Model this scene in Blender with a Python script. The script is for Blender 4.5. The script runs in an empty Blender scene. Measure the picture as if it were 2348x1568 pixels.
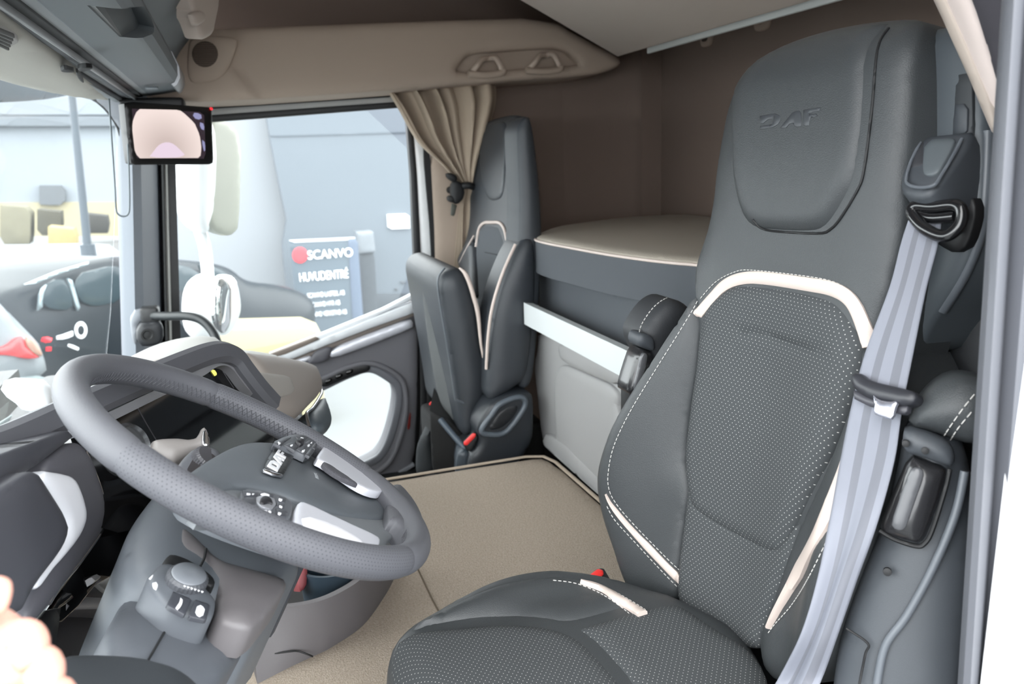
import bpy, bmesh, math, random
import numpy as np
from mathutils import Vector, Matrix, geometry, noise
random.seed(7)
SC = bpy.context.scene
COL = SC.collection
# ------------------------------------------------------------------ camera (a person standing in the open driver door)
F, CX, CY = 1800.0, 1174.0, 784.0
CAMZ = 1.10
def _n(v):
    v = np.array(v, float); return v / np.linalg.norm(v)
_dy = _n([540 - CX, -(385 - CY), -F])
_p2 = np.array([1540 - CX, -(350 - CY), -F])
_up = _n(np.cross(_p2, _dy))
if _up[1] < 0: _up = -_up
_dx = np.cross(_dy, _up)
ROT = np.array([_dx, _dy, _up])
EYE = np.array([0, 0, CAMZ])
def ray(px, py): return ROT @ np.array([px - CX, -(py - CY), -F])
def onY(px, py, y): d = ray(px, py); return EYE + d * (y / d[1])
def onX(px, py, x): d = ray(px, py); return EYE + d * (x / d[0])
def onZ(px, py, z): d = ray(px, py); return EYE + d * ((z - CAMZ) / d[2])
cam = bpy.data.cameras.new('camera'); cam.sensor_width = 36; cam.lens = F / 2348 * 36
cam.clip_start = 0.05; cam.clip_end = 300
cam.dof.use_dof = True; cam.dof.focus_distance = 1.05; cam.dof.aperture_fstop = 7.0
co = bpy.data.objects.new('camera', cam); COL.objects.link(co)
_m = Matrix.Identity(4)
for i in range(3):
    for j in range(3): _m[i][j] = ROT[i][j]
_m[2][3] = CAMZ
co.matrix_world = _m
SC.camera = co
vs = SC.view_settings
vs.view_transform = 'Standard'; vs.look = 'None'; vs.gamma = 1; vs.use_curve_mapping = False
vs.exposure = 1.05

# ------------------------------------------------------------------ materials
def lin(c):
    return tuple(((x / 255) / 12.92 if x / 255 <= .04045 else ((x / 255 + .055) / 1.055) ** 2.4) for x in c)
MATS = {}
def mat(name, rgb, rough=.5, metal=0, bump=0, bscale=400, spec=.5, var=0, vscale=8, coat=0, emis=0, sheen=0, rgb2=None, detail=3):
    if name in MATS: return MATS[name]
    m = bpy.data.materials.new(name); m.use_nodes = True
    nt = m.node_tree; b = nt.nodes['Principled BSDF']
    c = lin(rgb)
    b.inputs['Base Color'].default_value = (*c, 1); b.inputs['Roughness'].default_value = rough
    b.inputs['Metallic'].default_value = metal; b.inputs['Specular IOR Level'].default_value = spec
    b.inputs['Coat Weight'].default_value = coat; b.inputs['Sheen Weight'].default_value = sheen
    if emis:
        b.inputs['Emission Color'].default_value = (*c, 1); b.inputs['Emission Strength'].default_value = emis
    tc = nt.nodes.new('ShaderNodeTexCoord')
    if bump:
        nz = nt.nodes.new('ShaderNodeTexNoise'); nz.inputs['Scale'].default_value = bscale; nz.inputs['Detail'].default_value = detail
        nt.links.new(tc.outputs['Object'], nz.inputs['Vector'])
        bp = nt.nodes.new('ShaderNodeBump'); bp.inputs['Strength'].default_value = bump; bp.inputs['Distance'].default_value = .002
        nt.links.new(nz.outputs['Fac'], bp.inputs['Height']); nt.links.new(bp.outputs['Normal'], b.inputs['Normal'])
    if var or rgb2:
        n2 = nt.nodes.new('ShaderNodeTexNoise'); n2.inputs['Scale'].default_value = vscale; n2.inputs['Detail'].default_value = 4
        nt.links.new(tc.outputs['Object'], n2.inputs['Vector'])
        mx = nt.nodes.new('ShaderNodeMix'); mx.data_type = 'RGBA'
        c2 = lin(rgb2) if rgb2 else tuple(x * (1 - var) for x in c)
        mx.inputs[6].default_value = (*c, 1); mx.inputs[7].default_value = (*c2, 1)
        nt.links.new(n2.outputs['Fac'], mx.inputs[0]); nt.links.new(mx.outputs[2], b.inputs['Base Color'])
    MATS[name] = m
    return m
def dots_mat(name, base, dot, du, dv, rad, rough=.75, dark=False, elong=1.0, bumpy=.4):
    """fabric or leather with a staggered grid of small dots, laid out in the metre UVs of the panel"""
    if name in MATS: return MATS[name]
    m = bpy.data.materials.new(name); m.use_nodes = True
    nt = m.node_tree; N = nt.nodes; L = nt.links; b = N['Principled BSDF']
    b.inputs['Roughness'].default_value = rough; b.inputs['Specular IOR Level'].default_value = .3
    uv = N.new('ShaderNodeUVMap'); sp = N.new('ShaderNodeSeparateXYZ'); L.new(uv.outputs[0], sp.inputs[0])
    def M(op, a, bb=None):
        n = N.new('ShaderNodeMath'); n.operation = op
        for k, v in enumerate((a, bb)):
            if v is None: continue
            if isinstance(v, (int, float)): n.inputs[k].default_value = v
            else: L.new(v, n.inputs[k])
        return n.outputs[0]
    yv = M('DIVIDE', sp.outputs[1], dv)
    row = M('FLOOR', yv)
    odd = M('MULTIPLY', M('MODULO', M('ABSOLUTE', row), 2.0), .5)
    xv = M('ADD', M('DIVIDE', sp.outputs[0], du), odd)
    fx = M('MULTIPLY', M('SUBTRACT', M('FRACT', xv), .5), du / elong); fy = M('MULTIPLY', M('SUBTRACT', M('FRACT', yv), .5), dv)
    d = M('SQRT', M('ADD', M('MULTIPLY', fx, fx), M('MULTIPLY', fy, fy)))
    mask = M('LESS_THAN', d, rad)
    mx = N.new('ShaderNodeMix'); mx.data_type = 'RGBA'; L.new(mask, mx.inputs[0])
    mx.inputs[6].default_value = (*lin(base), 1); mx.inputs[7].default_value = (*lin(dot), 1)
    L.new(mx.outputs[2], b.inputs['Base Color'])
    tc = N.new('ShaderNodeTexCoord'); nz = N.new('ShaderNodeTexNoise'); nz.inputs['Scale'].default_value = 900
    L.new(tc.outputs['Object'], nz.inputs['Vector'])
    bp = N.new('ShaderNodeBump'); bp.inputs['Strength'].default_value = bumpy; bp.inputs['Distance'].default_value = .001
    h = M('ADD', nz.outputs['Fac'], M('MULTIPLY', mask, -1.5 if dark else .6))
    L.new(h, bp.inputs['Height']); L.new(bp.outputs['Normal'], b.inputs['Normal'])
    MATS[name] = m
    return m
def glass_mat(name, tint=(1, 1, 1), haze=.06, gl=.06):
    m = bpy.data.materials.new(name); m.use_nodes = True
    nt = m.node_tree; N = nt.nodes; L = nt.links
    N.remove(N['Principled BSDF']); out = N['Material Output']
    tr = N.new('ShaderNodeBsdfTransparent'); tr.inputs[0].default_value = (*tint, 1)
    gs = N.new('ShaderNodeBsdfGlossy'); gs.inputs['Roughness'].default_value = .02
    df = N.new('ShaderNodeBsdfTranslucent'); df.inputs[0].default_value = (.9, .95, 1, 1)
    m1 = N.new('ShaderNodeMixShader'); m2 = N.new('ShaderNodeMixShader')
    fc = N.new('ShaderNodeLayerWeight'); fc.inputs[0].default_value = .5
    pw_ = N.new('ShaderNodeMath'); pw_.operation = 'POWER'; L.new(fc.outputs['Facing'], pw_.inputs[0]); pw_.inputs[1].default_value = 5
    lw = N.new('ShaderNodeMath'); lw.operation = 'MULTIPLY_ADD'; L.new(pw_.outputs[0], lw.inputs[0]); lw.inputs[1].default_value = .35; lw.inputs[2].default_value = gl * .3
    m1.inputs[0].default_value = haze
    L.new(tr.outputs[0], m1.inputs[1]); L.new(df.outputs[0], m1.inputs[2])
    L.new(lw.outputs[0], m2.inputs[0]); L.new(m1.outputs[0], m2.inputs[1]); L.new(gs.outputs[0], m2.inputs[2])
    L.new(m2.outputs[0], out.inputs[0])
    MATS[name] = m
    return m

# ------------------------------------------------------------------ object helpers
def link(o, parent=None):
    COL.objects.link(o)
    if parent is not None:
        o.parent = parent
        o.matrix_parent_inverse = parent_inv(parent)
    return o
def parent_inv(p):
    m = Matrix.Identity(4)
    q = p
    mats = []
    while q is not None:
        mats.append(q.matrix_basis.copy() if q.parent is None else q.matrix_parent_inverse @ q.matrix_basis)
        q = q.parent
    w = Matrix.Identity(4)
    for k in reversed(mats): w = w @ k
    return w.inverted()
def tag(o, label, cat, group=None, kind=None):
    o['label'] = label
    if cat: o['category'] = cat
    if group: o['group'] = group
    if kind: o['kind'] = kind
    return o
def thing(name, label, cat, loc, group=None):
    o = bpy.data.objects.new(name, None); o.location = Vector([float(x) for x in loc]); o.empty_display_size = .05
    COL.objects.link(o)
    return tag(o, label, cat, group)
def mesh(name, verts, faces, m, parent=None, smooth=True, uvs=None, auto=None):
    me = bpy.data.meshes.new(name)
    me.from_pydata([tuple(float(c) for c in v) for v in verts], [], [tuple(int(i) for i in f) for f in faces])
    me.validate()
    bm = bmesh.new(); bm.from_mesh(me)
    bmesh.ops.recalc_face_normals(bm, faces=bm.faces)
    if smooth:
        ang = math.radians(auto if auto else 40)
        for f in bm.faces: f.smooth = True
        for e in bm.edges:
            if len(e.link_faces) == 2 and e.calc_face_angle(0) > ang: e.smooth = False
    bm.to_mesh(me); bm.free()
    if uvs is not None:
        ul = me.uv_layers.new(name='UVMap')
        for lp in me.loops: ul.data[lp.index].uv = uvs[lp.vertex_index]
    me.materials.append(m)
    o = bpy.data.objects.new(name, me)
    return link(o, parent)
def struct(o, label=None):
    o['kind'] = 'structure'
    if label: o['label'] = label
    return o
def chaikin(p, it=2, closed=True):
    p = [np.array(q, float) for q in p]
    for _ in range(it):
        q = []
        n = len(p)
        if closed:
            for i in range(n):
                a, b = p[i], p[(i + 1) % n]; q += [.75 * a + .25 * b, .25 * a + .75 * b]
        else:
            q = [p[0]]
            for i in range(n - 1):
                a, b = p[i], p[i + 1]; q += [.75 * a + .25 * b, .25 * a + .75 * b]
            q.append(p[-1])
        p = q
    return p
def catmull(p, n=8, closed=False):
    p = [np.array(q, float) for q in p]; N = len(p); out = []
    rng = range(N) if closed else range(N - 1)
    for i in rng:
        if closed: a, b, c, d = p[i - 1], p[i], p[(i + 1) % N], p[(i + 2) % N]
        else: a, b, c, d = p[max(i - 1, 0)], p[i], p[i + 1], p[min(i + 2, N - 1)]
        for k in range(n):
            t = k / n
            out.append(.5 * ((2 * b) + (-a + c) * t + (2 * a - 5 * b + 4 * c - d) * t * t + (-a + 3 * b - 3 * c + d) * t ** 3))
    if not closed: out.append(p[-1])
    return out
def resample(p, step, closed=True):
    p = [np.array(q, float) for q in p]
    if closed: p = p + [p[0]]
    seg = [np.linalg.norm(p[i + 1] - p[i]) for i in range(len(p) - 1)]
    tot = sum(seg); n = max(int(round(tot / step)), 3)
    cum = np.concatenate([[0], np.cumsum(seg)]); out = []
    for k in range(n if closed else n + 1):
        s = tot * k / n
        i = min(max(int(np.searchsorted(cum, s, side='right')) - 1, 0), len(seg) - 1)
        t = 0 if seg[i] == 0 else (s - cum[i]) / seg[i]
        out.append(p[i] * (1 - t) + p[i + 1] * t)
    return out
class Fr:
    """a working plane: origin, normal (towards the viewer side) and horizontal axis"""
    def __init__(s, o, n, u=None):
        s.o = np.array(o, float); s.n = _n(n)
        if u is None:
            u = np.cross([0, 0, 1], s.n)
            if np.linalg.norm(u) < 1e-6: u = [1, 0, 0]
        u = np.array(u, float); u = u - s.n * (u @ s.n); s.u = _n(u); s.v = np.cross(s.n, s.u)
    def hit(s, px, py, S=None, off=0.0):
        d = ray(px, py); dn = d @ s.n
        def q(h):
            t = ((s.o + s.n * h - EYE) @ s.n) / dn; r = EYE + d * t - s.o
            return r @ s.u, r @ s.v
        if S is None: return q(off)
        hi = .16; f = lambda h: h - S(*q(h)) - off
        h0 = hi; f0 = f(h0)
        for i in range(1, 140):
            h1 = hi - i * .002; f1 = f(h1)
            if f1 <= 0:
                for _ in range(12):
                    m = (h0 + h1) / 2
                    if f(m) > 0: h0 = m
                    else: h1 = m
                return q((h0 + h1) / 2)
            h0 = h1
        return q(off)
    def uv(s, P): q = np.array(P) - s.o; return (q @ s.u, q @ s.v)
    def at(s, a, b, w=0): return s.o + s.u * a + s.v * b + s.n * w
def fit(pts):
    p = np.array(pts, float); c = p.mean(0); n = np.zeros(3)
    for i in range(len(p)): n += np.cross(p[i] - c, p[(i + 1) % len(p)] - c)
    n = _n(n)
    if n @ (EYE - c) < 0: n = -n
    u = np.cross([0, 0, 1], n)
    return Fr(c, n, u if np.linalg.norm(u) > .05 else [1, 0, 0])
def panel(name, m, parent, fr, outline, S=None, H=.008, R=.02, T=.02, res=.012, it=2, px=True, off=0.0, holes=(), flip=False, cap=True, dip=None):
    """an upholstered or moulded piece: the outline lies on the plane, its face domes by H over the edge radius R, its sides go back by T"""
    def conv(pl):
        q = [np.array(fr.hit(a[0], a[1], S, off)) for a in pl] if px else [np.array(a, float) for a in pl]
        if it: q = chaikin(q, it)
        return resample(q, res)
    loops = [conv(outline)] + [conv(h) for h in holes]
    pts, edges, cons = [], [], []
    for lp in loops:
        b = len(pts); n = len(lp); pts += lp; edges += [(b + i, b + (i + 1) % n) for i in range(n)]
        cons += [(lp[i], lp[(i + 1) % n]) for i in range(n)]
    A = np.array([c[0] for c in cons]); B = np.array([c[1] for c in cons])
    def dist(P):
        P = np.array(P); D = np.full(len(P), 1e9)
        for a, b in zip(A, B):
            ab = b - a; L2 = ab @ ab
            if L2 < 1e-14: continue
            t = np.clip(((P - a) @ ab) / L2, 0, 1)
            D = np.minimum(D, np.linalg.norm(P - (a + t[:, None] * ab), axis=1))
        return D
    def inside(P):
        P = np.array(P); c = np.zeros(len(P), bool)
        for a, b in zip(A, B):
            if a[1] == b[1]: continue
            k = (a[1] > P[:, 1]) != (b[1] > P[:, 1])
            xi = (b[0] - a[0]) * (P[:, 1] - a[1]) / (b[1] - a[1]) + a[0]
            c ^= k & (P[:, 0] < xi)
        return c
    lo = np.array(loops[0]).min(0); hi = np.array(loops[0]).max(0)
    gx = np.arange(lo[0], hi[0], res); gy = np.arange(lo[1], hi[1], res * .87)
    G = np.array([(x + (j % 2) * res / 2, y) for j, y in enumerate(gy) for x in gx])
    if len(G):
        G = G[inside(G)]
        if len(G): G = G[dist(G) > res * .45]
    # extra rings near the edge so that the dome is round
    ext = []
    if H > 0:
        for lp in loops:
            q = np.array(lp); nxt = np.roll(q, -1, 0) - np.roll(q, 1, 0); nn = np.stack([-nxt[:, 1], nxt[:, 0]], 1)
            nn /= np.linalg.norm(nn, axis=1)[:, None] + 1e-12
            for f in (.06, .2):
                for sg in (1, -1): ext.append(q + nn * sg * f * R)
        ext = np.concatenate(ext); ext = ext[inside(ext)]
        if len(ext):
            de = dist(ext); ext = ext[(de > R * .045)]
    allp = [tuple(p) for p in pts] + [tuple(p) for p in G] + [tuple(p) for p in (ext if len(ext) else [])]
    r = geometry.delaunay_2d_cdt([Vector(p) for p in allp], edges, [], 0, 1e-6)
    V = [np.array(v) for v in r[0]]; Fc = r[2]
    cen = np.array([(V[f[0]] + V[f[1]] + V[f[2]]) / 3 for f in Fc]); ok = inside(cen)
    Fc = [f for f, k in zip(Fc, ok) if k]
    D = dist(V)
    verts = []
    for p, d in zip(V, D):
        s = S(p[0], p[1]) if S else 0
        t = min(d / R, 1.0) if R > 0 else 1
        w = s + off + H * math.sqrt(max(0, 1 - (1 - t) ** 2))
        if dip: w += dip(p[0], p[1])
        verts.append(fr.at(p[0], p[1], w))
    faces = [list(f) for f in Fc]
    # boundary edges -> skirt
    cnt = {}
    for f in faces:
        for i in range(len(f)):
            e = (f[i], f[(i + 1) % len(f)]); cnt[e] = cnt.get(e, 0) + 1
    low = {}
    def lo_v(i):
        if i not in low:
            p = V[i]; s = S(p[0], p[1]) if S else 0
            low[i] = len(verts); verts.append(fr.at(p[0], p[1], s + off - T)); V.append(p)
        return low[i]
    base = list(faces)
    if T > 0:
        for (a, b) in list(cnt):
            if (b, a) not in cnt: faces.append([b, a, lo_v(a), lo_v(b)])
        if cap:
            bmap = {}
            n0 = len(verts)
            for f in base:
                g = []
                for i in f:
                    if i in low: g.append(low[i])
                    else:
                        if i not in bmap:
                            p = V[i]; s = S(p[0], p[1]) if S else 0
                            bmap[i] = len(verts); verts.append(fr.at(p[0], p[1], s + off - T)); V.append(p)
                        g.append(bmap[i])
                faces.append(g[::-1])
    uvs = [(p[0], p[1]) for p in V]
    return mesh(name, verts, faces, m, parent, uvs=uvs, auto=50)
def sweep(name, m, parent, path, prof, closed=False, nrm=None, cap=True, smooth=True, auto=45, pclosed=True, tw=None):
    """sweep a 2-D profile [(a, b)] along a 3-D path; a runs sideways, b along the given normal"""
    P = [np.array(p, float) for p in path]; n = len(P); k = 0; verts = []; faces = []
    up = np.array(nrm(0) if callable(nrm) else (nrm if nrm is not None else [0, 0, 1]), float)
    for i in range(n):
        if closed: t = _n(P[(i + 1) % n] - P[i - 1])
        else: t = _n(P[min(i + 1, n - 1)] - P[max(i - 1, 0)])
        if callable(nrm): up = np.array(nrm(i), float)
        b = up - t * (up @ t)
        if np.linalg.norm(b) < 1e-4: b = np.cross(t, [1, 0, 0.01])
        b = _n(b); a = np.cross(b, t)
        if nrm is None: up = b
        pr = prof(i / max(n - 1, 1)) if callable(prof) else prof
        k = len(pr)
        for (x, y) in pr: verts.append(P[i] + a * x + b * y)
    for i in range(n if closed else n - 1):
        for j in range(k if pclosed else k - 1):
            i2 = (i + 1) % n; j2 = (j + 1) % k
            faces.append([i * k + j, i * k + j2, i2 * k + j2, i2 * k + j])
    if cap and not closed and pclosed:
        faces.append(list(range(k))[::-1]); faces.append([(n - 1) * k + j for j in range(k)])
    return mesh(name, verts, faces, m, parent, smooth, auto=auto)
def circ(r, n=12, ry=None): 
    ry = r if ry is None else ry
    return [(r * math.cos(2 * math.pi * i / n), ry * math.sin(2 * math.pi * i / n)) for i in range(n)]
def rrect(w, h, r, n=4):
    o = []
    for cx, cy, a0 in ((w / 2 - r, h / 2 - r, 0), (-w / 2 + r, h / 2 - r, 90), (-w / 2 + r, -h / 2 + r, 180), (w / 2 - r, -h / 2 + r, 270)):
        for k in range(n + 1):
            a = math.radians(a0 + 90 * k / n); o.append((cx + r * math.cos(a), cy + r * math.sin(a)))
    return o
def tube(name, m, parent, path, r, n=12, closed=False, sm=6, cap=True):
    p = catmull(path, sm, closed) if sm else path
    pr = (lambda t: circ(r(t), n)) if callable(r) else circ(r, n)
    return sweep(name, m, parent, p, pr, closed, None, cap, True, 60)
def loft(name, m, parent, rings, cap=True, auto=40, closed=False):
    k = len(rings[0]); verts = [v for r in rings for v in r]; faces = []
    for i in range(len(rings) - 1 if not closed else len(rings)):
        for j in range(k):
            i2 = (i + 1) % len(rings)
            faces.append([i * k + j, i * k + (j + 1) % k, i2 * k + (j + 1) % k, i2 * k + j])
    if cap and not closed: faces.append(list(range(k))[::-1]); faces.append([(len(rings) - 1) * k + j for j in range(k)])
    return mesh(name, verts, faces, m, parent, True, auto=auto)
def box(name, m, parent, c, size, rot=None, bev=.003, seg=3):
    bm = bmesh.new(); bmesh.ops.create_cube(bm, size=1)
    for v in bm.verts: v.co = Vector((v.co.x * size[0], v.co.y * size[1], v.co.z * size[2]))
    if bev: bmesh.ops.bevel(bm, geom=list(bm.edges), offset=min(bev, .45 * min(size)), segments=seg, profile=.5, affect='EDGES')
    M = Matrix.Translation(Vector([float(x) for x in c]))
    if rot is not None: M = M @ (rot if isinstance(rot, Matrix) else Matrix(rot).to_4x4())
    bm.transform(M)
    vv = [v.co.copy() for v in bm.verts]; bm.verts.index_update(); ff = [[v.index for v in f.verts] for f in bm.faces]; bm.free()
    return mesh(name, vv, ff, m, parent, auto=40)
def frot(fr):
    """rotation whose x, y, z are the frame's u, v, n"""
    M = Matrix.Identity(4)
    for i in range(3): M[i][0] = fr.u[i]; M[i][1] = fr.v[i]; M[i][2] = fr.n[i]
    return M
def join_meshes(name, parts, m, parent=None):
    """several shapes of one part merged into one mesh"""
    bm = bmesh.new()
    for o in parts:
        o.data.transform(o.matrix_basis if o.parent is None else Matrix.Identity(4))
        bm.from_mesh(o.data)
        d = o.data; bpy.data.objects.remove(o); bpy.data.meshes.remove(d)
    me = bpy.data.meshes.new(name); bm.to_mesh(me); bm.free()
    me.materials.append(m)
    return link(bpy.data.objects.new(name, me), parent)
def text(name, s, m, parent, fr, a, b, size, depth=.001, w=0, bold=0, sx=1.0, align='CENTER', rot=0.0, shear=0.0):
    cu = bpy.data.curves.new(name, 'FONT'); cu.body = s; cu.size = size; cu.extrude = depth / 2; cu.offset = bold
    cu.align_x = align; cu.align_y = 'CENTER'; cu.shear = shear
    o = bpy.data.objects.new(name, cu); COL.objects.link(o)
    dg = bpy.context.evaluated_depsgraph_get()
    me = bpy.data.meshes.new_from_object(o.evaluated_get(dg))
    bpy.data.objects.remove(o)
    M = Matrix.Translation(Vector(fr.at(a, b, w))) @ frot(fr) @ Matrix.Rotation(rot, 4, 'Z') @ Matrix.Diagonal((sx, 1, 1, 1))
    me.transform(M); me.materials.clear(); me.materials.append(m); me.name = name
    return link(bpy.data.objects.new(name, me), parent)
def stitches(name, m, parent, path, step=.0075, ln=.0048, r=.0007):
    p = resample(path, .0012, False); verts = []; faces = []
    a, b = int(ln / .0012), int(step / .0012)
    i = 0
    while i + a < len(p):
        q = [p[i], p[i + a // 2], p[i + a]]; base = len(verts)
        t = _n(q[2] - q[0]); x = _n(np.cross(t, [.3, .5, .8])); y = np.cross(t, x)
        for c, s in zip(q, (.7, 1, .7)):
            for k in range(4):
                g = k * math.pi / 2; verts.append(c + (x * math.cos(g) + y * math.sin(g)) * r * s)
        for c in range(2):
            for k in range(4): faces.append([base + c * 4 + k, base + c * 4 + (k + 1) % 4, base + c * 4 + 4 + (k + 1) % 4, base + c * 4 + 4 + k])
        faces += [[base, base + 1, base + 2, base + 3], [base + 8, base + 9, base + 10, base + 11]]
        i += b
    return mesh(name, verts, faces, m, parent)
def surf_path(fr, pl, S=None, off=0.0, px=True, n=8, sm=True):
    q = [fr.hit(a[0], a[1], S, off) for a in pl] if px else pl
    q = catmull(q, n) if sm else q
    q = resample(q, .006, False)
    return [fr.at(a, b, (S(a, b) if S else 0) + off) for a, b in q]
def ribbon(name, m, parent, fr, pl, w, S=None, off=.0, h=.003, px=True, sm=True):
    """a piped or sewn-on band lying on a surface"""
    path = surf_path(fr, pl, S, off, px, sm=sm)
    def pr(t):
        ww = w(t) if callable(w) else w
        return [(-ww / 2, -h), (-ww / 2, h * .4), (-ww * .3, h), (ww * .3, h), (ww / 2, h * .4), (ww / 2, -h)]
    def nm(i):
        if S is None: return fr.n
        a, b = fr.uv(path[i]); e = .004
        return fr.n - fr.u * (S(a + e, b) - S(a - e, b)) / (2 * e) - fr.v * (S(a, b + e) - S(a, b - e)) / (2 * e)
    return sweep(name, m, parent, path, pr, nrm=nm)
def ss(a, b, x):
    t = min(max((x - a) / (b - a), 0), 1); return t * t * (3 - 2 * t)

from mathutils.bvhtree import BVHTree
def bvh_of(objs):
    V, Fc = [], []
    bpy.context.view_layer.update()
    for o in objs:
        b = len(V); M = o.matrix_world
        V += [M @ v.co for v in o.data.vertices]; Fc += [[b + i for i in p.vertices] for p in o.data.polygons]
    return BVHTree.FromPolygons(V, Fc)
def cast(bv, px, py):
    d = Vector(_n(ray(px, py))); r = bv.ray_cast(Vector(EYE), d)
    return None if r[0] is None else (np.array(r[0]), np.array(r[1]))
def on_surface(objs, pl, lift=.002, n=10, step=.006, it=4):
    """where a drawn line meets the surfaces already built: points and normals, evenly spaced and smoothed"""
    bv = objs if isinstance(objs, BVHTree) else bvh_of(objs)
    q = catmull([np.array(p, float) for p in pl], n); P, Nn = [], []
    for a in q:
        c = cast(bv, a[0], a[1])
        if c is not None:
            nn = c[1] if c[1] @ (EYE - c[0]) > 0 else -c[1]
            P.append(c[0]); Nn.append(nn)
    P = np.array(P); Nn = np.array(Nn)
    for _ in range(it):
        P[1:-1] = .5 * P[1:-1] + .25 * (P[:-2] + P[2:]); Nn[1:-1] = .5 * Nn[1:-1] + .25 * (Nn[:-2] + Nn[2:])
    Nn /= np.linalg.norm(Nn, axis=1)[:, None]
    P = P + Nn * lift
    m = resample([np.concatenate([a, b]) for a, b in zip(P, Nn)], step, False)
    return [x[:3] for x in m], [x[3:] for x in m]
def band_on(name, m, parent, objs, pl, w, h=.003, lift=.001, it=4):
    P, Nn = on_surface(objs, pl, lift, it=it)
    def pr(t):
        ww = w(t) if callable(w) else w
        return [(-ww / 2, -h * 1.5), (-ww / 2, h * .35), (-ww * .3, h), (ww * .3, h), (ww / 2, h * .35), (ww / 2, -h * 1.5)]
    return sweep(name, m, parent, P, pr, nrm=lambda i: Nn[i])

def carve(body, cutter):
    """cut a hollow into a mesh and keep the result as plain mesh data"""
    md = body.modifiers.new('cut', 'BOOLEAN'); md.operation = 'DIFFERENCE'; md.object = cutter; md.solver = 'EXACT'
    dg = bpy.context.evaluated_depsgraph_get(); dg.update()
    me = bpy.data.meshes.new_from_object(body.evaluated_get(dg)); body.modifiers.clear()
    old = body.data; body.data = me; me.name = body.name
    d = cutter.data; bpy.data.objects.remove(cutter); bpy.data.meshes.remove(d)
    while len(me.materials) > 1: me.materials.pop()
# ------------------------------------------------------------------ the materials of the cab
LEA = mat('black_leather', (58, 61, 63), .42, bump=.25, bscale=900, spec=.45)
LEA_D = mat('dark_leather', (48, 50, 53), .5, bump=.25, bscale=900, spec=.4)
FAB = dots_mat('dotted_fabric', (64, 67, 69), (190, 190, 186), .0068, .0043, .00052, elong=1.0)
FAB_P = mat('plain_fabric', (76, 80, 85), .85, bump=.35, bscale=1500)
PIPE = mat('beige_piping', (200, 186, 178), .5, bump=.1, bscale=900)
THREAD = mat('white_thread', (196, 194, 190), .7)
THREAD_D = mat('dark_thread', (66, 67, 72), .7)
PLA = mat('dark_plastic', (62, 66, 71), .5, bump=.12, bscale=1500)
PLA_G = mat('grey_plastic', (98, 98, 103), .55, bump=.12, bscale=1500)
PLA_B = mat('black_plastic', (26, 27, 29), .45, bump=.06, bscale=1500)
GLOSS = mat('piano_black', (9, 9, 10), .06, spec=.6)
SILV = mat('satin_silver', (206, 208, 216), .35, metal=.3)
CHROME = mat('chrome', (225, 225, 228), .12, metal=1)
BEIGE = mat('beige_trim', (168, 152, 138), .75, bump=.12, bscale=1200)
BROWN = mat('brown_lining', (126, 110, 100), .95, bump=.3, bscale=700)
HEAD = mat('headliner', (176, 174, 166), .95, bump=.2, bscale=900)
CONS = mat('console_grey', (112, 118, 122), .6, bump=.12, bscale=1500)
PALE = mat('pale_grey_plastic', (168, 166, 162), .6, bump=.12, bscale=1500)
BUNKG = mat('bunk_grey_plastic', (152, 152, 152), .6, bump=.12, bscale=1500)
WARMG = mat('warm_grey_plastic', (122, 112, 104), .6, bump=.12, bscale=1500)
RED = mat('red_button', (225, 52, 50), .35)
CARPET = mat('carpet_pile', (180, 168, 155), 1.0, bump=1.0, bscale=330, rgb2=(132, 120, 107), vscale=240, spec=.1, detail=5)
RUB = mat('black_rubber', (20, 21, 23), .6)
WEB = mat('belt_webbing', (172, 176, 188), .6, bump=.3, bscale=1300)
# ------------------------------------------------------------------ sky and outdoor light
w = bpy.data.worlds.new('overcast_sky'); SC.world = w; w.use_nodes = True
nt = w.node_tree; bg = nt.nodes['Background']
tc = nt.nodes.new('ShaderNodeTexCoord'); sp = nt.nodes.new('ShaderNodeSeparateXYZ'); nt.links.new(tc.outputs['Generated'], sp.inputs[0])
cr = nt.nodes.new('ShaderNodeValToRGB'); nt.links.new(sp.outputs[2], cr.inputs[0])
cr.color_ramp.elements[0].position = 0.0; cr.color_ramp.elements[0].color = (.94, .97, 1, 1)
cr.color_ramp.elements[1].position = .7; cr.color_ramp.elements[1].color = (.99, 1, 1, 1)
nt.links.new(cr.outputs[0], bg.inputs[0]); bg.inputs[1].default_value = 3.6

YD = 2.70
FD = Fr((0, YD, 1), (0, -1, 0))            # inner face of the passenger side
FX = Fr((1.48, 1.5, 1), (-1, 0, 0))        # rear wall, facing forward

# ------------------------------------------------------------------ cab shell
def quadbox(name, m, p0, p1, kindlabel=None):
    c = [(a + b) / 2 for a, b in zip(p0, p1)]; s = [abs(b - a) for a, b in zip(p0, p1)]
    o = box(name, m, None, c, s, bev=0)
    return struct(o, kindlabel)
quadbox('floor', RUB, (-.75, .36, -.06), (1.5, 2.76, 0), 'dark cab floor around the raised carpet')
quadbox('ceiling', BROWN, (-.5, .3, 1.92), (1.55, 2.8, 1.97), 'brown fabric roof lining high above')
quadbox('wall_rear', BROWN, (1.48, .3, 0), (1.53, 2.8, 1.92), 'dark brown fabric rear wall of the sleeper')
quadbox('wall_right', BROWN, (.72, 2.72, 0), (1.48, 2.78, 1.92), 'brown fabric side wall behind the passenger door')
quadbox('wall_right', BROWN, (-.40, 2.72, 1.345), (.72, 2.78, 1.92), 'brown lining above the passenger door')
quadbox('wall_left', BROWN, (.74, .36, 0), (1.48, .42, 1.92), 'brown side wall behind the driver door')
quadbox('wall_left', BROWN, (-.45, .36, 1.62), (.74, .42, 1.92), 'lining above the open driver door')
quadbox('wall_front', PLA_B, (-.78, .3, 0), (-.72, 2.8, .50), 'dark bulkhead under the windscreen')
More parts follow.
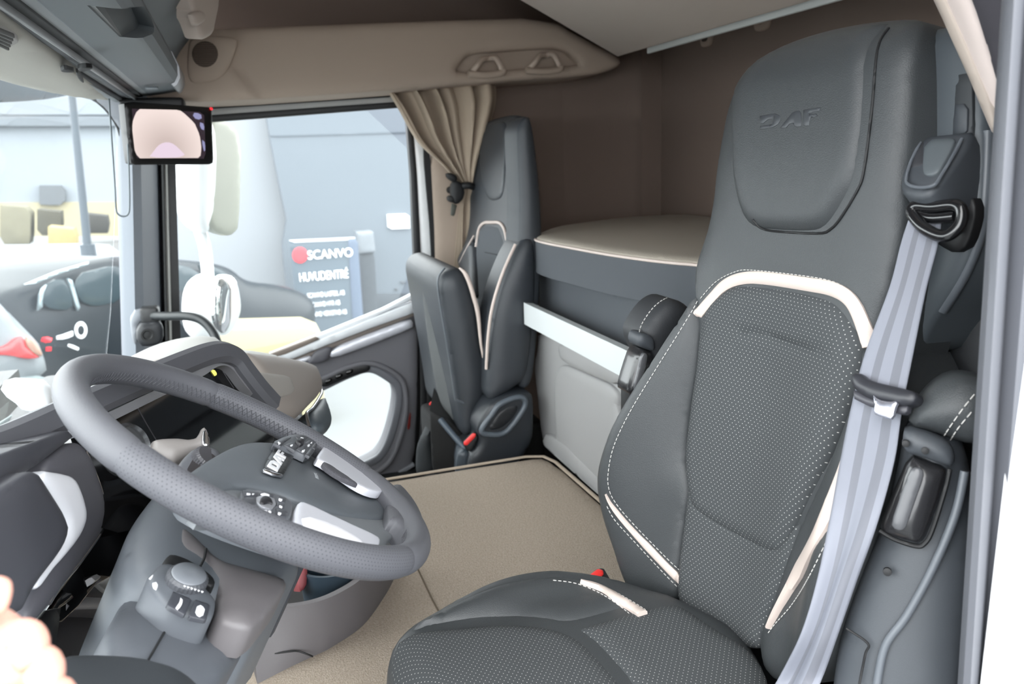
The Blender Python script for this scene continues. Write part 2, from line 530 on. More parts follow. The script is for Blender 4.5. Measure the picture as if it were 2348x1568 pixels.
quadbox('wall_front', PLA, (-.52, .3, 1.62), (-.45, 2.8, 1.95), 'front roof end above the windscreen')
# corner fillet of the sleeper: padded brown corner piece
cor = [Y for Y in ()]
rings = []
for z in (.3, 1.0, 1.9):
    ring = []
    for k in range(9):
        a = math.pi / 2 * k / 8
        ring.append((1.20 + .20 * math.sin(a) , 2.62 + .085 * math.cos(a), z))
    ring += [(1.50, 2.62, z), (1.50, 2.74, z), (1.05, 2.74, z)]
    rings.append(ring)
struct(loft('trim_1', BROWN, None, rings), 'rounded brown corner lining of the sleeper')
# raised carpet over the engine
pc = [(-.30, 1.87), (.0, 1.88), (.68, 1.885), (.72, 1.86), (.725, 1.5), (.74, .5), (.4, .46), (.1, .62), (-.1, .9), (-.2, 1.2)]
FZ = Fr((0, 0, .30), (0, 0, 1), (1, 0, 0))
cp = panel('floor', CARPET, None, FZ, pc, H=.012, R=.03, T=.29, res=.03, it=1, px=False)
struct(cp, 'beige pile carpet on the raised engine cover')
rim = sweep('trim_2', mat('carpet_edge', (168, 154, 138), .9, bump=.5, bscale=400), None, [(-.28, 1.875, .312), (.0, 1.885, .312), (.66, 1.888, .312), (.705, 1.87, .312), (.72, 1.82, .312), (.728, 1.4, .312)], rrect(.010, .005, .002, 2), nrm=(0, 0, 1))
struct(rim, 'raised bound edge of the beige carpet')
sm = sweep('trim_3', mat('carpet_seam', (96, 84, 70), 1), None, [tuple(onZ(a, b, .3135)) for a, b in ((955, 1298), (975, 1340), (990, 1372), (1010, 1410))], rrect(.003, .002, .0008, 2), nrm=(0, 0, 1))
struct(sm, 'seam line in the beige carpet')

# ------------------------------------------------------------------ windscreen
plan = [(-.292, 2.55), (-.35, 2.47), (-.405, 2.3), (-.45, 1.9), (-.47, 1.4), (-.46, .9), (-.42, .5), (-.36, .40)]
plan = catmull(plan, 5)
v = []; f = []
for i, (x, y) in enumerate(plan):
    for k, (dz, dx) in enumerate(((.50, -.15), (.7, -.105), (.9, -.07), (1.1, -.035), (1.34, 0.0))): v.append((x + dx, y, dz))
n = len(plan)
for i in range(n - 1):
    for k in range(4): f.append([i * 5 + k, i * 5 + k + 1, (i + 1) * 5 + k + 1, (i + 1) * 5 + k])
GLASS = glass_mat('window_glass', (.97, .99, .985), .03)
WSG = glass_mat('windscreen_glass', (.97, .99, .985), .008, .02)
o = mesh('window_1', v, f, WSG)
sd = o.modifiers.new('thick', 'SOLIDIFY'); sd.thickness = .005
struct(o, 'curved windscreen glass')

# ------------------------------------------------------------------ passenger door
door = struct(bpy.data.objects.new('door_1', None), 'passenger door with window, grey panel and low viewing window'); COL.objects.link(door); door.location = (.15, YD, .3)
WIN = [(382, 262), (490, 272), (935, 243), (946, 300), (955, 420), (966, 610), (968, 690), (720, 772), (560, 815), (380, 815)]
GLASS2 = glass_mat('side_glass', (.97, .99, .985), .03, 0)
pane = panel('window_pane', GLASS2, door, FD, WIN, H=0, R=.01, T=.004, off=-.03, res=.3, it=0)
for f_ in pane.data.polygons: f_.use_smooth = False
def band(name, m, pts, off, parent=door, T=.03, H=.003, R=.006, res=.03):
    return panel(name, m, parent, FD, pts, H=H, R=R, T=T, off=off, res=res, it=0)
DFR = mat('door_frame_black', (30, 31, 33), .5)
WHP = mat('white_paint', (240, 242, 243), .3, coat=.4)
band('window_seal', RUB, [(330, 229), (480, 232), (890, 206), (905, 206), (905, 222), (480, 250), (330, 250)], .01)
band('frame_rail', mat('light_metal_strip', (168, 168, 166), .5), [(330, 246), (480, 248), (900, 219), (912, 219), (914, 233), (480, 264), (330, 268)], .004)
band('window_frame', DFR, [(330, 262), (480, 263), (910, 232), (930, 230), (936, 245), (480, 280), (330, 284)], 0)
band('window_frame', DFR, [(924, 232), (942, 236), (956, 400), (966, 600), (968, 700), (954, 700), (950, 600), (942, 400), (932, 270)], .0)
band('frame_flange', WHP, [(944, 250), (962, 250), (980, 400), (992, 600), (994, 640), (964, 640), (962, 590), (954, 400)], -.006)
# door inner panel with the low window cut out
PAN = [(560, 812), (650, 822), (945, 700), (958, 690), (958, 900), (950, 1075), (895, 1140), (700, 1140), (560, 1000)]
LOW = [(690, 900), (738, 893), (800, 862), (848, 850), (885, 870), (904, 890), (903, 930), (886, 1000), (868, 1036), (845, 1052), (800, 1072), (700, 1080)]
DG = mat('door_panel_grey', (102, 102, 107), .6, bump=.12, bscale=1500)
panel('door_card', DG, door, FD, PAN, H=.012, R=.03, T=.06, res=.02, it=1, holes=[[(a, b) for a, b in LOW]])
panel('lower_pane', GLASS, door, FD, LOW, H=0, R=.01, T=.004, off=-.05, res=.05, it=1)
# ring round the low window
ringp = surf_path(FD, [(690, 905), (740, 886), (800, 858), (848, 845), (890, 865), (912, 888), (912, 935), (894, 1004), (874, 1042), (848, 1060), (800, 1080)], None, .006)
sweep('lower_trim', mat('lower_trim_grey', (104, 106, 112), .45), door, ringp, rrect(.028, .02, .007, 3), nrm=(0, -1, 0))
ringq = surf_path(FD, [(690, 885), (740, 866), (800, 840), (850, 832), (900, 852), (926, 882), (930, 940), (914, 1012), (890, 1060), (850, 1088), (800, 1110)], None, .010)
sweep('lower_trim', DG, door, ringq, rrect(.018, .03, .007, 3), nrm=(0, -1, 0))
# switch strip above the low window
panel('switch_strip', PLA_B, door, FD, [(728, 870), (800, 838), (845, 832), (852, 850), (800, 864), (735, 893)], H=.006, R=.01, T=.01, off=.018, res=.01, it=1)
for a, b in ((752, 868), (776, 857), (800, 847)):
    panel('window_switch', GLOSS, door, FD, [(a - 8, b + 5), (a + 9, b - 3), (a + 11, b + 6), (a - 6, b + 14)], H=.004, R=.005, T=.004, off=.026, res=.006, it=1)
# belt-line rails
LIGHTM = mat('light_rail', (214, 218, 222), .45)
def rail(name, m, a, b, w1, w2, off, h=.02):
    pa = [np.array(FD.at(*FD.hit(*p, None, off), off)) for p in (a, b)]
    def pr(t):
        ww = w1 + (w2 - w1) * t
        return rrect(ww, h, .004, 3)
    return sweep(name, m, door, [pa[0] * (1 - t) + pa[1] * t for t in np.linspace(0, 1, 12)], pr, nrm=(0, -1, 0))
panel('belt_ledge', LIGHTM, door, FD, [(618, 812), (740, 765), (880, 708), (948, 673), (950, 684), (880, 716), (770, 770), (640, 824)], H=.006, R=.01, T=.03, off=.022, res=.02, it=0)
panel('belt_ledge', LIGHTM, door, FD, [(600, 822), (650, 812), (760, 768), (840, 735), (952, 690), (953, 716), (850, 752), (765, 785), (690, 815), (650, 830)], H=.008, R=.012, T=.03, off=.03, res=.02, it=0)
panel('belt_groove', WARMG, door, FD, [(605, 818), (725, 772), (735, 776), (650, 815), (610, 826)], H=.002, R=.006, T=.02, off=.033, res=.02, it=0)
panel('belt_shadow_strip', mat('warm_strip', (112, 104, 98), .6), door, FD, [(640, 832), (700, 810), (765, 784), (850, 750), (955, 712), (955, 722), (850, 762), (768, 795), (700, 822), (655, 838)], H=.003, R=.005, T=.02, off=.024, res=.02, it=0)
panel('grab_bar', SILV, door, FD, [(762, 798), (850, 764), (945, 729), (948, 746), (945, 752), (850, 790), (752, 826)], H=.008, R=.012, T=.03, off=.032, res=.015, it=1)
panel('grab_bar', SILV, door, FD, [(648, 836), (700, 818), (718, 814), (712, 826), (690, 834), (660, 838)], H=.006, R=.01, T=.03, off=.03, res=.015, it=1)
panel('bar_clamp', mat('clamp_grey', (92, 92, 98), .5), door, FD, [(720, 806), (762, 792), (758, 812), (748, 830), (700, 836), (712, 822)], H=.006, R=.01, T=.03, off=.034, res=.015, it=1)
panel('reflector', mat('dark_red_reflector', (110, 34, 30), .3), door, FD, [(938, 950), (943, 945), (940, 985), (933, 986)], H=.002, R=.004, T=.004, off=.016, res=.006, it=1)
panel('lower_sill', mat('sill_metal', (120, 122, 128), .4), door, FD, [(890, 1096), (950, 1062), (952, 1068), (893, 1104)], H=.004, R=.006, T=.02, off=.02, res=.015, it=0)
# dark wall strip between the door and the rear wall, with the painted door aperture
struct(panel('trim_4', BEIGE, None, FD, [(984, 300), (1060, 300), (1080, 640), (1080, 1000), (1000, 1000), (1000, 600)], H=.012, R=.02, T=.06, off=.012, res=.03, it=1), 'beige pillar cover behind the passenger door')
struct(panel('trim_5', RUB, None, FD, [(966, 300), (984, 310), (1002, 590), (1006, 760), (1000, 1000), (975, 1080), (950, 1090), (972, 980), (990, 760), (992, 590)], H=.006, R=.008, T=.05, off=.006, res=.03, it=1), 'black rubber seal of the passenger door opening')
struct(panel('trim_17', RUB, None, FD, [(940, 690), (1010, 640), (1012, 1110), (930, 1110)], H=0, R=.01, T=.02, off=-.035, res=.05, it=0), 'dark strip behind the rear edge of the passenger door')
quadbox('wall_right', PLA_B, (.66, 2.73, 0), (.80, 2.79, .85), 'dark lower side wall by the passenger seat')

# ------------------------------------------------------------------ windscreen pillar on the passenger side
def pillar(name, m, tops, bots, label):
    r = []
    for t in np.linspace(0, 1, 9):
        ring = []
        for (a, b) in zip(tops, bots):
            p = onY(a[0], 205, a[1]) * (1 - t) + onY(b[0], 840, b[1]) * t
            ring.append(p)
        r.append(ring)
    return struct(loft(name, m, None, r, auto=30), label)
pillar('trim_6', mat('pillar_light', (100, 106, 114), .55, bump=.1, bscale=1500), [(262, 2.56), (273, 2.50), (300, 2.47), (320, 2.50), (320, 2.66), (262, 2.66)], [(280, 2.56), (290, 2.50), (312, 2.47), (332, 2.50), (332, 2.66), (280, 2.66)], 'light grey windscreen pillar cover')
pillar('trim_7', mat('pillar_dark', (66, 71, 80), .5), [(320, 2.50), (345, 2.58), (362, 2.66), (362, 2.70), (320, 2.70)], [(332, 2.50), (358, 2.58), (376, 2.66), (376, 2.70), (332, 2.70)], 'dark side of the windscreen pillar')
pillar('trim_8', RUB, [(361, 2.655), (366, 2.64), (371, 2.655), (371, 2.72), (361, 2.72)], [(375, 2.655), (381, 2.64), (386, 2.655), (386, 2.72), (375, 2.72)], 'black door seal beside the windscreen pillar')
pillar('trim_9', mat('seal_light', (176, 176, 172), .5), [(371, 2.67), (376, 2.66), (380, 2.67), (380, 2.72), (371, 2.72)], [(386, 2.67), (391, 2.66), (396, 2.67), (396, 2.72), (386, 2.72)], 'pale strip of the front door frame')
pillar('trim_10', DFR, [(380, 2.68), (398, 2.68), (398, 2.73), (380, 2.73)], [(396, 2.68), (416, 2.68), (416, 2.73), (396, 2.73)], 'black front edge of the passenger door window')
# gusset at the top of the pillar
g = fit([onY(190, 218, 2.5), onY(260, 222, 2.5), onY(272, 300, 2.5)])
struct(panel('trim_11', RUB, None, g, [(180, 222), (205, 224), (240, 250), (268, 292), (275, 320), (276, 225)], H=.004, R=.01, T=.03, res=.02, it=1, off=-.01), 'black upper corner of the windscreen surround')
struct(panel('trim_12', mat('pillar_top', (112, 116, 122), .55), None, g, [(205, 221), (250, 219), (300, 222), (300, 330), (268, 286), (242, 245)], H=.004, R=.01, T=.03, res=.02, it=1, off=.01), 'grey gusset at the top of the windscreen pillar')
# ------------------------------------------------------------------ outdoors
ASPH = mat('pale_asphalt', (104, 107, 108), .9, bump=.3, bscale=30, var=.12, vscale=.6)
quadbox('ground', ASPH, (-40, -30, -1.35), (50, 60, -1.25), 'pale grey yard surface outside')
FB12 = Fr((2, 12.6, 0), (0, -1, 0))
bl = thing('building', 'dark grey panelled building seen through the passenger window', 'building', (3, 12.6, -1.25))
WD = mat('dark_cladding', (86, 94, 102), .7, var=.06, vscale=1.5)
WL = mat('light_reflection', (126, 130, 135), .7)
box('reflection_wall', WL, bl, (.5, 13.3, 1.2), (3.4, .4, 4.9), bev=.01)  # paler wall stands in for a bright reflection in the door pane
panel('dark_wall', WD, bl, FB12, [(590, 60), (612, 280), (652, 480), (660, 512), (648, 540), (650, 600), (664, 700), (690, 900), (1150, 900), (1150, 60)], H=0, R=.05, T=.4, res=.4, it=0)  # slanted left edge shaped after the border of that reflection
panel('wall_joint', mat('joint_grey', (72, 80, 88), .8), bl, FB12, [(610, 311), (950, 301), (950, 304), (610, 314)], H=0, R=.02, T=.02, off=.02, res=.2, it=0)
panel('wall_base', mat('base_grey', (56, 62, 68), .8), bl, FB12, [(800, 674), (1100, 672), (1100, 800), (800, 800)], H=.01, R=.02, T=.05, off=.03, res=.2, it=0)
panel('vent_slot', mat('slot_dark', (70, 74, 80), .8), bl, FB12, [(918, 646), (932, 645), (932, 651), (918, 652)], H=.01, R=.02, T=.05, off=.03, res=.1, it=0)
panel('vent_slot', MATS['slot_dark'], bl, FB12, [(905, 661), (912, 659), (914, 667), (906, 668)], H=.01, R=.02, T=.05, off=.03, res=.1, it=0)
wp = panel('wall_plate', mat('white_plate', (250, 252, 252), .4), None, FB12, [(888, 492), (938, 490), (940, 524), (890, 526)], H=.02, R=.03, T=.05, off=.04, res=.1, it=0)
tag(wp, 'small blank white plate on the dark building wall', 'plate')
# entrance sign
sg = thing('entrance_sign', 'grey entrance sign with a red disc and white lettering', 'sign', (onY(750, 800, 11.4)[0], 11.4, -1.25))
FS = Fr(onY(750, 800, 11.4), (.02, -1, 0))
SLATE = mat('sign_slate', (70, 82, 92), .6)
panel('board', SLATE, sg, FS, [(664, 556), (818, 546), (836, 800), (690, 800)], H=.01, R=.02, T=.12, res=.1, it=0)
panel('side_panel', mat('sign_side', (76, 88, 106), .6), sg, FS, [(798, 547), (820, 546), (838, 800), (812, 800)], H=.01, R=.02, T=.14, off=.02, res=.1, it=0)
SW = mat('sign_white', (250, 252, 255), .5, emis=0)
panel('top_edge', mat('sign_edge', (190, 196, 204), .5), sg, FS, [(664, 552), (818, 545), (818, 550), (664, 557)], H=.01, R=.02, T=.12, off=.02, res=.1, it=0)
panel('disc', mat('sign_red', (214, 50, 60), .5), sg, FS, [(688 + 18 * math.cos(t), 585 + 19 * math.sin(t)) for t in np.linspace(0, 6.28, 20)[:-1]], H=.005, R=.02, T=.01, off=.03, res=.05, it=0)
def sgt(s, px, py, hpx, wpx, bold=.0):
    a, b = FS.hit(px, py); sc = 11.75 / F
    o = text('lettering', s, SW, sg, FS, a, b, hpx * sc * 1.35, .01, .035, bold, 1)
    xs = [FS.uv(v.co)[0] for v in o.data.vertices]; cur = max(xs) - min(xs); k = wpx * sc / cur
    for v in o.data.vertices:
        q = FS.uv(v.co); d = (q[0] - a) * (k - 1); v.co = Vector([v.co[i] + FS.u[i] * d for i in range(3)])
sgt('SCANVO', 757, 582, 20, 96, 0); sgt('HUVUDENTRÉ', 742, 632, 20, 104, 0)
sgt('SCANVO LASTBIL AB', 747, 674, 11, 80, 0); sgt('SCANVO HYR AB', 745, 696, 11, 64, 0); sgt('SCANVO VERKSTAD AB', 749, 718, 11, 86, 0)
# box on a post beside the sign
pb = thing('post_box', 'dark post with a pale box on top beside the sign', 'box', (onY(845, 800, 12.0)[0], 12.0, -1.25))
FS2 = Fr((1, 12.0, 0), (0, -1, 0))
panel('post', mat('post_dark', (54, 60, 66), .7), pb, FS2, [(826, 580), (858, 578), (872, 800), (836, 800)], H=.01, R=.02, T=.15, res=.1, it=0)
panel('box_body', mat('post_box_grey', (112, 118, 124), .5, var=.3, vscale=9), pb, FS2, [(817, 532), (856, 529), (861, 578), (824, 582)], H=.02, R=.04, T=.25, off=.06, res=.04, it=0)
# yellow low wall
yw = panel('low_wall', mat('pale_yellow_paint', (150, 143, 108), .8, var=.05, vscale=3), None, Fr((0, 7.1, -1.25), (0, -1, 0)), [(480, 756), (575, 753), (735, 748), (748, 1000), (480, 1010)], H=.03, R=.05, T=.5, res=.2, it=0)
tag(yw, 'low pale yellow block on the ground below the sign', 'low wall')
# far white hall with posts
hl = thing('warehouse', 'white hall with a grey eaves band seen through the windscreen', 'building', (-8, 30, -1.25))
FH = Fr((-8, 30, 0), (0.1, -1, 0))
panel('facade', mat('white_facade', (128, 134, 140), .8), hl, FH, [(-700, 200), (600, 170), (600, 470), (-700, 480)], H=0, R=.05, T=.5, res=2, it=0)
panel('eaves_band', mat('eaves_grey', (98, 104, 110), .7), hl, FH, [(-700, 262), (600, 268), (600, 288), (-700, 290)], H=.02, R=.05, T=.5, off=.3, res=2, it=0)
panel('roof_edge', mat('roof_pale', (120, 126, 132), .7), hl, FH, [(-700, 228), (600, 225), (600, 262), (-700, 265)], H=.02, R=.05, T=.5, off=.2, res=2, it=0)
panel('yellow_band', mat('yellow_band', (160, 152, 126), .8, var=.2, vscale=.4), hl, FH, [(-700, 470), (600, 460), (600, 540), (-700, 545)], H=0, R=.05, T=.5, off=.1, res=2, it=0)
panel('open_gate', mat('gate_grey', (98, 102, 106), .8, var=.4, vscale=.5), hl, FH, [(90, 425), (150, 425), (150, 470), (90, 470)], H=0, R=.05, T=.3, off=.3, res=.3, it=0)
for i, (a, b, c, d, colr) in enumerate(((0, 470, 70, 560, (120, 116, 98)), (85, 480, 140, 540, (74, 71, 59)), (195, 490, 250, 535, (60, 60, 58)), (110, 520, 175, 580, (156, 142, 98)))):
    mp = panel('pallet_load', mat('load_%d' % i, colr, .8, var=.4, vscale=1.5), None, Fr((-6, 26 - 1.6 * (i == 3), 0), (.1, -1, 0)), [(a, b), (c, b + 6), (c, d), (a, d)], H=.02, R=.1, T=1.0, res=.3, it=0)
    tag(mp, ('pale load at the edge of the yard by the white hall', 'dark brown load stacked before the white hall', 'dark load to the right of the lamp post', 'yellow crate in front of the brown load')[i], 'load')
# fallen snow-white flatbed behind the cars
fb = panel('parked_van', mat('pale_van', (108, 114, 120), .5), None, Fr((-3, 15.2, 0), (.1, -1, 0)), [(-300, 590), (60, 580), (230, 576), (275, 590), (280, 700), (-300, 700)], H=.3, R=.5, T=1.8, res=.25, it=2)
tag(fb, 'pale vehicle parked behind the black car', 'vehicle')
pl = thing('lamp_post', 'slim grey post standing before the white hall', 'post', (-4.4, 14, -1.25))
a0, a1 = onY(158, 150, 13.4), onY(200, 560, 13.4)
tube('pole', mat('post_grey', (68, 76, 84), .5), pl, [a0, a0 * .5 + a1 * .5, a1], lambda t: .05 + .012 * t, 12)
box('pole_foot', mat('foot_grey', (120, 128, 136), .6), pl, (a1[0] * 1.0, a1[1], -1.1), (.4, .4, .3))
tube('pole_base', MATS['post_grey'], pl, [a1, (a1[0], a1[1], -.9), (a1[0], a1[1], -1.2)], .11, 12)
# cars
def wheel(name, parent, c, n, r=.33, w=.22):
    n = _n(n); u = _n(np.cross(n, [0, 0, 1])); v = np.array([0, 0, 1.0]); c = np.array(c)
    prof = [(r * .55, .0), (r * .6, .03), (r * .9, .035), (r, .0), (r, -w), (r * .5, -w)]
    rings = [[c + (u * math.cos(t) + v * math.sin(t)) * q + n * h for t in np.linspace(0, 2 * math.pi, 25)[:-1]] for q, h in prof]
    o = loft(name, RUB, parent, rings, cap=True)
    loft('rim', SILV, o, [[c + (u * math.cos(t) + v * math.sin(t)) * q + n * h for t in np.linspace(0, 2 * math.pi, 25)[:-1]] for q, h in ((r * .56, .0), (r * .5, .012), (r * .2, .02))])
pA, pB = np.array([-1.72, 7.2, -1.25]), np.array([.95, 10.4, -1.25])
FC = Fr(pA, np.cross(_n(pB - pA), [0, 0, 1]), pB - pA)
car = thing('parked_car', 'black hatchback car with white lettering parked beside the truck', 'car', (pA + pB) / 2)
BLK = mat('black_car_paint', (20, 28, 34), .35, spec=.25)
CW = mat('car_window', (38, 52, 58), .2, spec=.35)
panel('body', BLK, car, FC, [(-120, 860), (-60, 720), (-10, 672), (60, 648), (150, 612), (215, 594), (280, 586), (400, 594), (480, 602), (528, 614), (560, 646), (640, 652), (700, 672), (718, 700), (716, 760), (640, 830), (300, 930), (110, 940), (0, 930)], H=.16, R=.45, T=1.5, res=.07, it=2)
for nm, pts in (('rear_side_window', [(96, 702), (98, 668), (110, 648), (150, 632), (176, 710), (130, 712)]), ('rear_door_window', [(164, 632), (270, 606), (285, 620), (290, 690), (186, 708)]),
               ('front_door_window', [(298, 604), (420, 604), (480, 640), (460, 660), (305, 688)]), ('windscreen', [(440, 604), (500, 612), (535, 640), (500, 650)])):
    panel(nm, CW, car, FC, pts, H=.01, R=.05, T=.02, off=.17, res=.08, it=1)
panel('roof_rail', mat('roof_rail_silver', (150, 164, 170), .35, metal=.5), car, FC, [(58, 652), (130, 622), (212, 598), (212, 603), (135, 628), (62, 658)], H=.01, R=.02, T=.02, off=.15, res=.1, it=0)
for pts in ([(156, 638), (164, 636), (186, 712), (178, 713)], [(88, 712), (92, 672), (104, 650), (108, 652), (98, 676), (98, 710)]):
    panel('pillar_trim', MATS['roof_rail_silver'], car, FC, pts, H=.005, R=.02, T=.02, off=.18, res=.06, it=0)
panel('tail_light', mat('tail_red', (235, 30, 45), .3), car, FC, [(88, 774), (118, 770), (122, 784), (94, 788)], H=.02, R=.03, T=.02, off=.155, res=.05, it=1)
panel('tail_light', MATS['tail_red'], car, FC, [(98, 796), (120, 792), (120, 806), (102, 808)], H=.02, R=.03, T=.02, off=.155, res=.05, it=1)
panel('number_sticker', mat('sticker_white', (235, 240, 244), .5), car, FC, [(174 + 12 * 1 + 14 * math.cos(t), 757 + 20 * math.sin(t)) for t in np.linspace(0, 6.28, 16)[:-1]], H=.004, R=.02, T=.01, off=.168, res=.015, it=1)
panel('number_ring', BLK, car, FC, [(186 + 8 * math.cos(t), 757 + 12 * math.sin(t)) for t in np.linspace(0, 6.28, 14)[:-1]], H=.004, R=.02, T=.01, off=.174, res=.015, it=1)
for pts in ([(124, 772), (150, 766), (168, 756), (172, 768), (156, 776), (130, 780)], [(150, 786), (182, 796), (186, 806), (158, 796)]):
    panel('lettering', MATS['sticker_white'], car, FC, pts, H=.004, R=.02, T=.01, off=.168, res=.05, it=1)
panel('wing_mirror', BLK, car, FC, [(440, 665), (468, 660), (474, 680), (446, 686)], H=.05, R=.08, T=.1, off=.2, res=.05, it=1)
for u_ in (.85, 3.2): wheel('wheel', car, FC.at(u_, .33, .1), FC.n)
# white car with its red tail lamp, nearer
pA2 = np.array([-3.2, 5.2, -1.25])
FW = Fr(np.array([-1.5, 5.6, -1.25]), (.35, -1, 0))
wc = thing('white_car', 'white car with a large red tail lamp in front of the black car', 'car', pA2)
panel('body', mat('white_car_paint', (112, 118, 122), .4), wc, FW, [(-500, 640), (-100, 672), (0, 696), (28, 726), (48, 760), (84, 776), (104, 826), (108, 858), (60, 872), (60, 900), (-500, 960)], H=.12, R=.3, T=1.2, res=.06, it=1)
panel('tail_lamp', mat('lamp_red', (200, 60, 62), .3), wc, FW, [(-30, 800), (8, 796), (34, 776), (54, 770), (58, 790), (84, 812), (98, 820), (60, 824), (20, 814), (-30, 815)], H=.03, R=.05, T=.03, off=.11, res=.03, it=1)
panel('lamp_lens', mat('lamp_amber', (150, 118, 102), .3), wc, FW, [(56, 772), (76, 774), (96, 806), (100, 820), (78, 812), (60, 794)], H=.03, R=.05, T=.03, off=.12, res=.03, it=1)
panel('rear_window', CW, wc, FW, [(-200, 690), (-20, 705), (5, 740), (-200, 745)], H=.01, R=.05, T=.02, off=.115, res=.06, it=1)
panel('bumper_strip', mat('bumper_grey', (110, 122, 124), .6), wc, FW, [(-300, 866), (40, 866), (105, 862), (102, 876), (-300, 890)], H=.02, R=.05, T=.05, off=.10, res=.06, it=0)
wheel('wheel', wc, FW.at(-1.2, .33, .08), FW.n)
# truck outside: cowl, wiper, sun visor
cow = panel('trim_20', mat('cowl_white', (228, 232, 236), .4), None, Fr((-.9, 1.5, .40), (.1, 0, 1), (1, 0, 0)), [(-.6, -1.1), (.08, -1.1), (.08, 1.0), (.0, 1.15), (-.6, 1.1)], H=.04, R=.15, T=.2, res=.06, px=False, it=2)
struct(cow, 'white truck front panel below the windscreen')
bx = panel('washer_cover', MATS['cowl_white'], None, Fr((-.75, 1.55, .6), (.6, -.8, .1)), [(42, 880), (66, 868), (110, 868), (122, 900), (118, 950), (98, 952), (80, 930), (42, 905)], H=.03, R=.06, T=.08, res=.02, it=2)
tag(bx, 'white rounded cover outside the windscreen behind the wiper', 'cover')
wi = thing('windscreen_wiper', 'dark windscreen wiper lying across the lower windscreen', 'wiper', onX(60, 950, -.62))
wa, wb = onX(-120, 1052, -.60), onX(135, 890, -.63)
sweep('wiper_arm', mat('wiper_grey', (96, 110, 112), .4), wi, [wa, wa * .5 + wb * .5, wb], rrect(.016, .012, .004, 3), nrm=(1, 0, .3))
sweep('wiper_blade', RUB, wi, [wa + np.array([.012, 0, -.012]), wb + np.array([.012, 0, -.012])], rrect(.006, .016, .002, 2), nrm=(1, 0, .3))
sv = panel('sun_visor', mat('visor_smoke', (66, 76, 84), .3), None, Fr((-.66, 1.6, 1.30), (1, 0, -.35), (0, 1, 0)), [(-60, 120), (0, 150), (90, 170), (160, 190), (205, 208), (120, 226), (60, 232), (0, 235), (-60, 236)], H=.01, R=.03, T=.02, res=.03, it=1)
tag(sv, 'smoked outer sun visor above the windscreen', 'sun visor')
# mirrors
um = thing('side_mirror', 'large white upper mirror with a pale reflection coloured into its glass outside the passenger window', 'mirror', onY(470, 540, 3.05))
FM = Fr(onY(480, 420, 3.0), (.75, -.75, 0))
panel('housing', WHP, um, Fr(onY(450, 420, 3.0), (.2, -1, 0)), [(406, 250), (500, 250), (490, 530), (455, 538), (430, 520), (412, 485), (407, 440)], H=.05, R=.07, T=.10, res=.02, it=2)
MG = mat('mirror_glass', (236, 238, 236), .04, metal=1)
panel('glass', mat('mirror_reflection', (142, 144, 128), .3), um, FM, [(472, 265), (515, 275), (552, 310), (550, 470), (542, 545), (480, 530), (470, 480)], H=.006, R=.01, T=.03, res=.02, it=1)  # reflection of the truck side put into a flat pale colour
lm = thing('wide_angle_mirror', 'round white lower mirror with curved glass outside the passenger window', 'mirror', onY(480, 700, 3.05))
panel('housing', WHP, lm, Fr(onY(470, 700, 2.98), (.2, -1, 0)), [(425, 690), (432, 660), (450, 640), (475, 630), (490, 632), (496, 700), (492, 778), (470, 784), (432, 775), (424, 730)], H=.03, R=.06, T=.08, res=.02, it=2)
panel('glass', MG, lm, Fr(onY(515, 700, 2.93), (.72, -.7, -.05)), [(490, 640), (522, 626), (540, 640), (550, 690), (548, 720), (530, 760), (505, 775), (488, 740)], H=.03, R=.06, T=.02, res=.01, it=2)
tube('arm', WHP, um, [onY(455, 520, 3.03), onY(468, 560, 3.03), onY(474, 600, 3.03), onY(478, 650, 3.03)], .022, 12)
# ------------------------------------------------------------------ beige storage shelf over the passenger door
sh = thing('header_shelf', 'beige storage shelf running above the passenger door', 'shelf', (.3, 2.6, 1.3))
FS1 = Fr((.3, 2.50, 1.4), (0, -1, .0))
def shS(a, b):
    # the rear end of the face stands slightly proud, beyond a slanting crease, and its lower lip comes forward
    cr_ = -a - (b) * .85
    return .010 * ss(.02, .05, cr_ - .27) + .012 * ss(.10, -.12, b)
REC = [(1040, 168), (1058, 142), (1074, 124), (1150, 119), (1230, 113), (1288, 113), (1318, 140), (1324, 150), (1250, 154), (1140, 163)]
panel('shelf_face', BEIGE, sh, FS1, [(300, 190), (330, 222), (400, 231), (477, 236), (885, 210), (1131, 188), (1353, 175), (1412, 158), (1424, 143), (1414, 128), (1340, 90), (1254, 40), (1000, 48), (489, 67), (300, 75)], S=shS, H=.02, R=.03, T=.24, res=.016, it=1, holes=[REC])
panel('recess', BEIGE, sh, FS1, [(x + (6 if x > 1200 else -6), y) for x, y in REC], H=0, R=.01, T=.01, off=-.012, res=.02, it=1, S=None)
for (bx_, by_) in ((1080, 166), (1212, 158)):
    q = [(bx_ - 4, by_ + 4), (bx_ + 14, by_ - 14), (bx_ + 26, by_ - 30), (bx_ + 40, by_ - 31), (bx_ + 56, by_ - 32), (bx_ + 68, by_ - 14), (bx_ + 70, by_)]
    pth = [FS1.at(*FS1.hit(x, y, None, o_), o_) for (x, y), o_ in zip(q, (.015, .035, .02, .005, .02, .035, .02))]
    hk = tube('hook_handle', mat('beige_handle', (182, 166, 152), .6), sh, pth, .009, 10)
    fr_ = [FS1.at(*FS1.hit(x, y, None, .03), .03) for x, y in ((bx_ - 6, by_ + 3), (bx_ + 30, by_ + 6), (bx_ + 68, by_ + 2), (bx_ + 74, by_ - 6))]
    tube('hook_lip', BEIGE, sh, fr_, .011, 10)
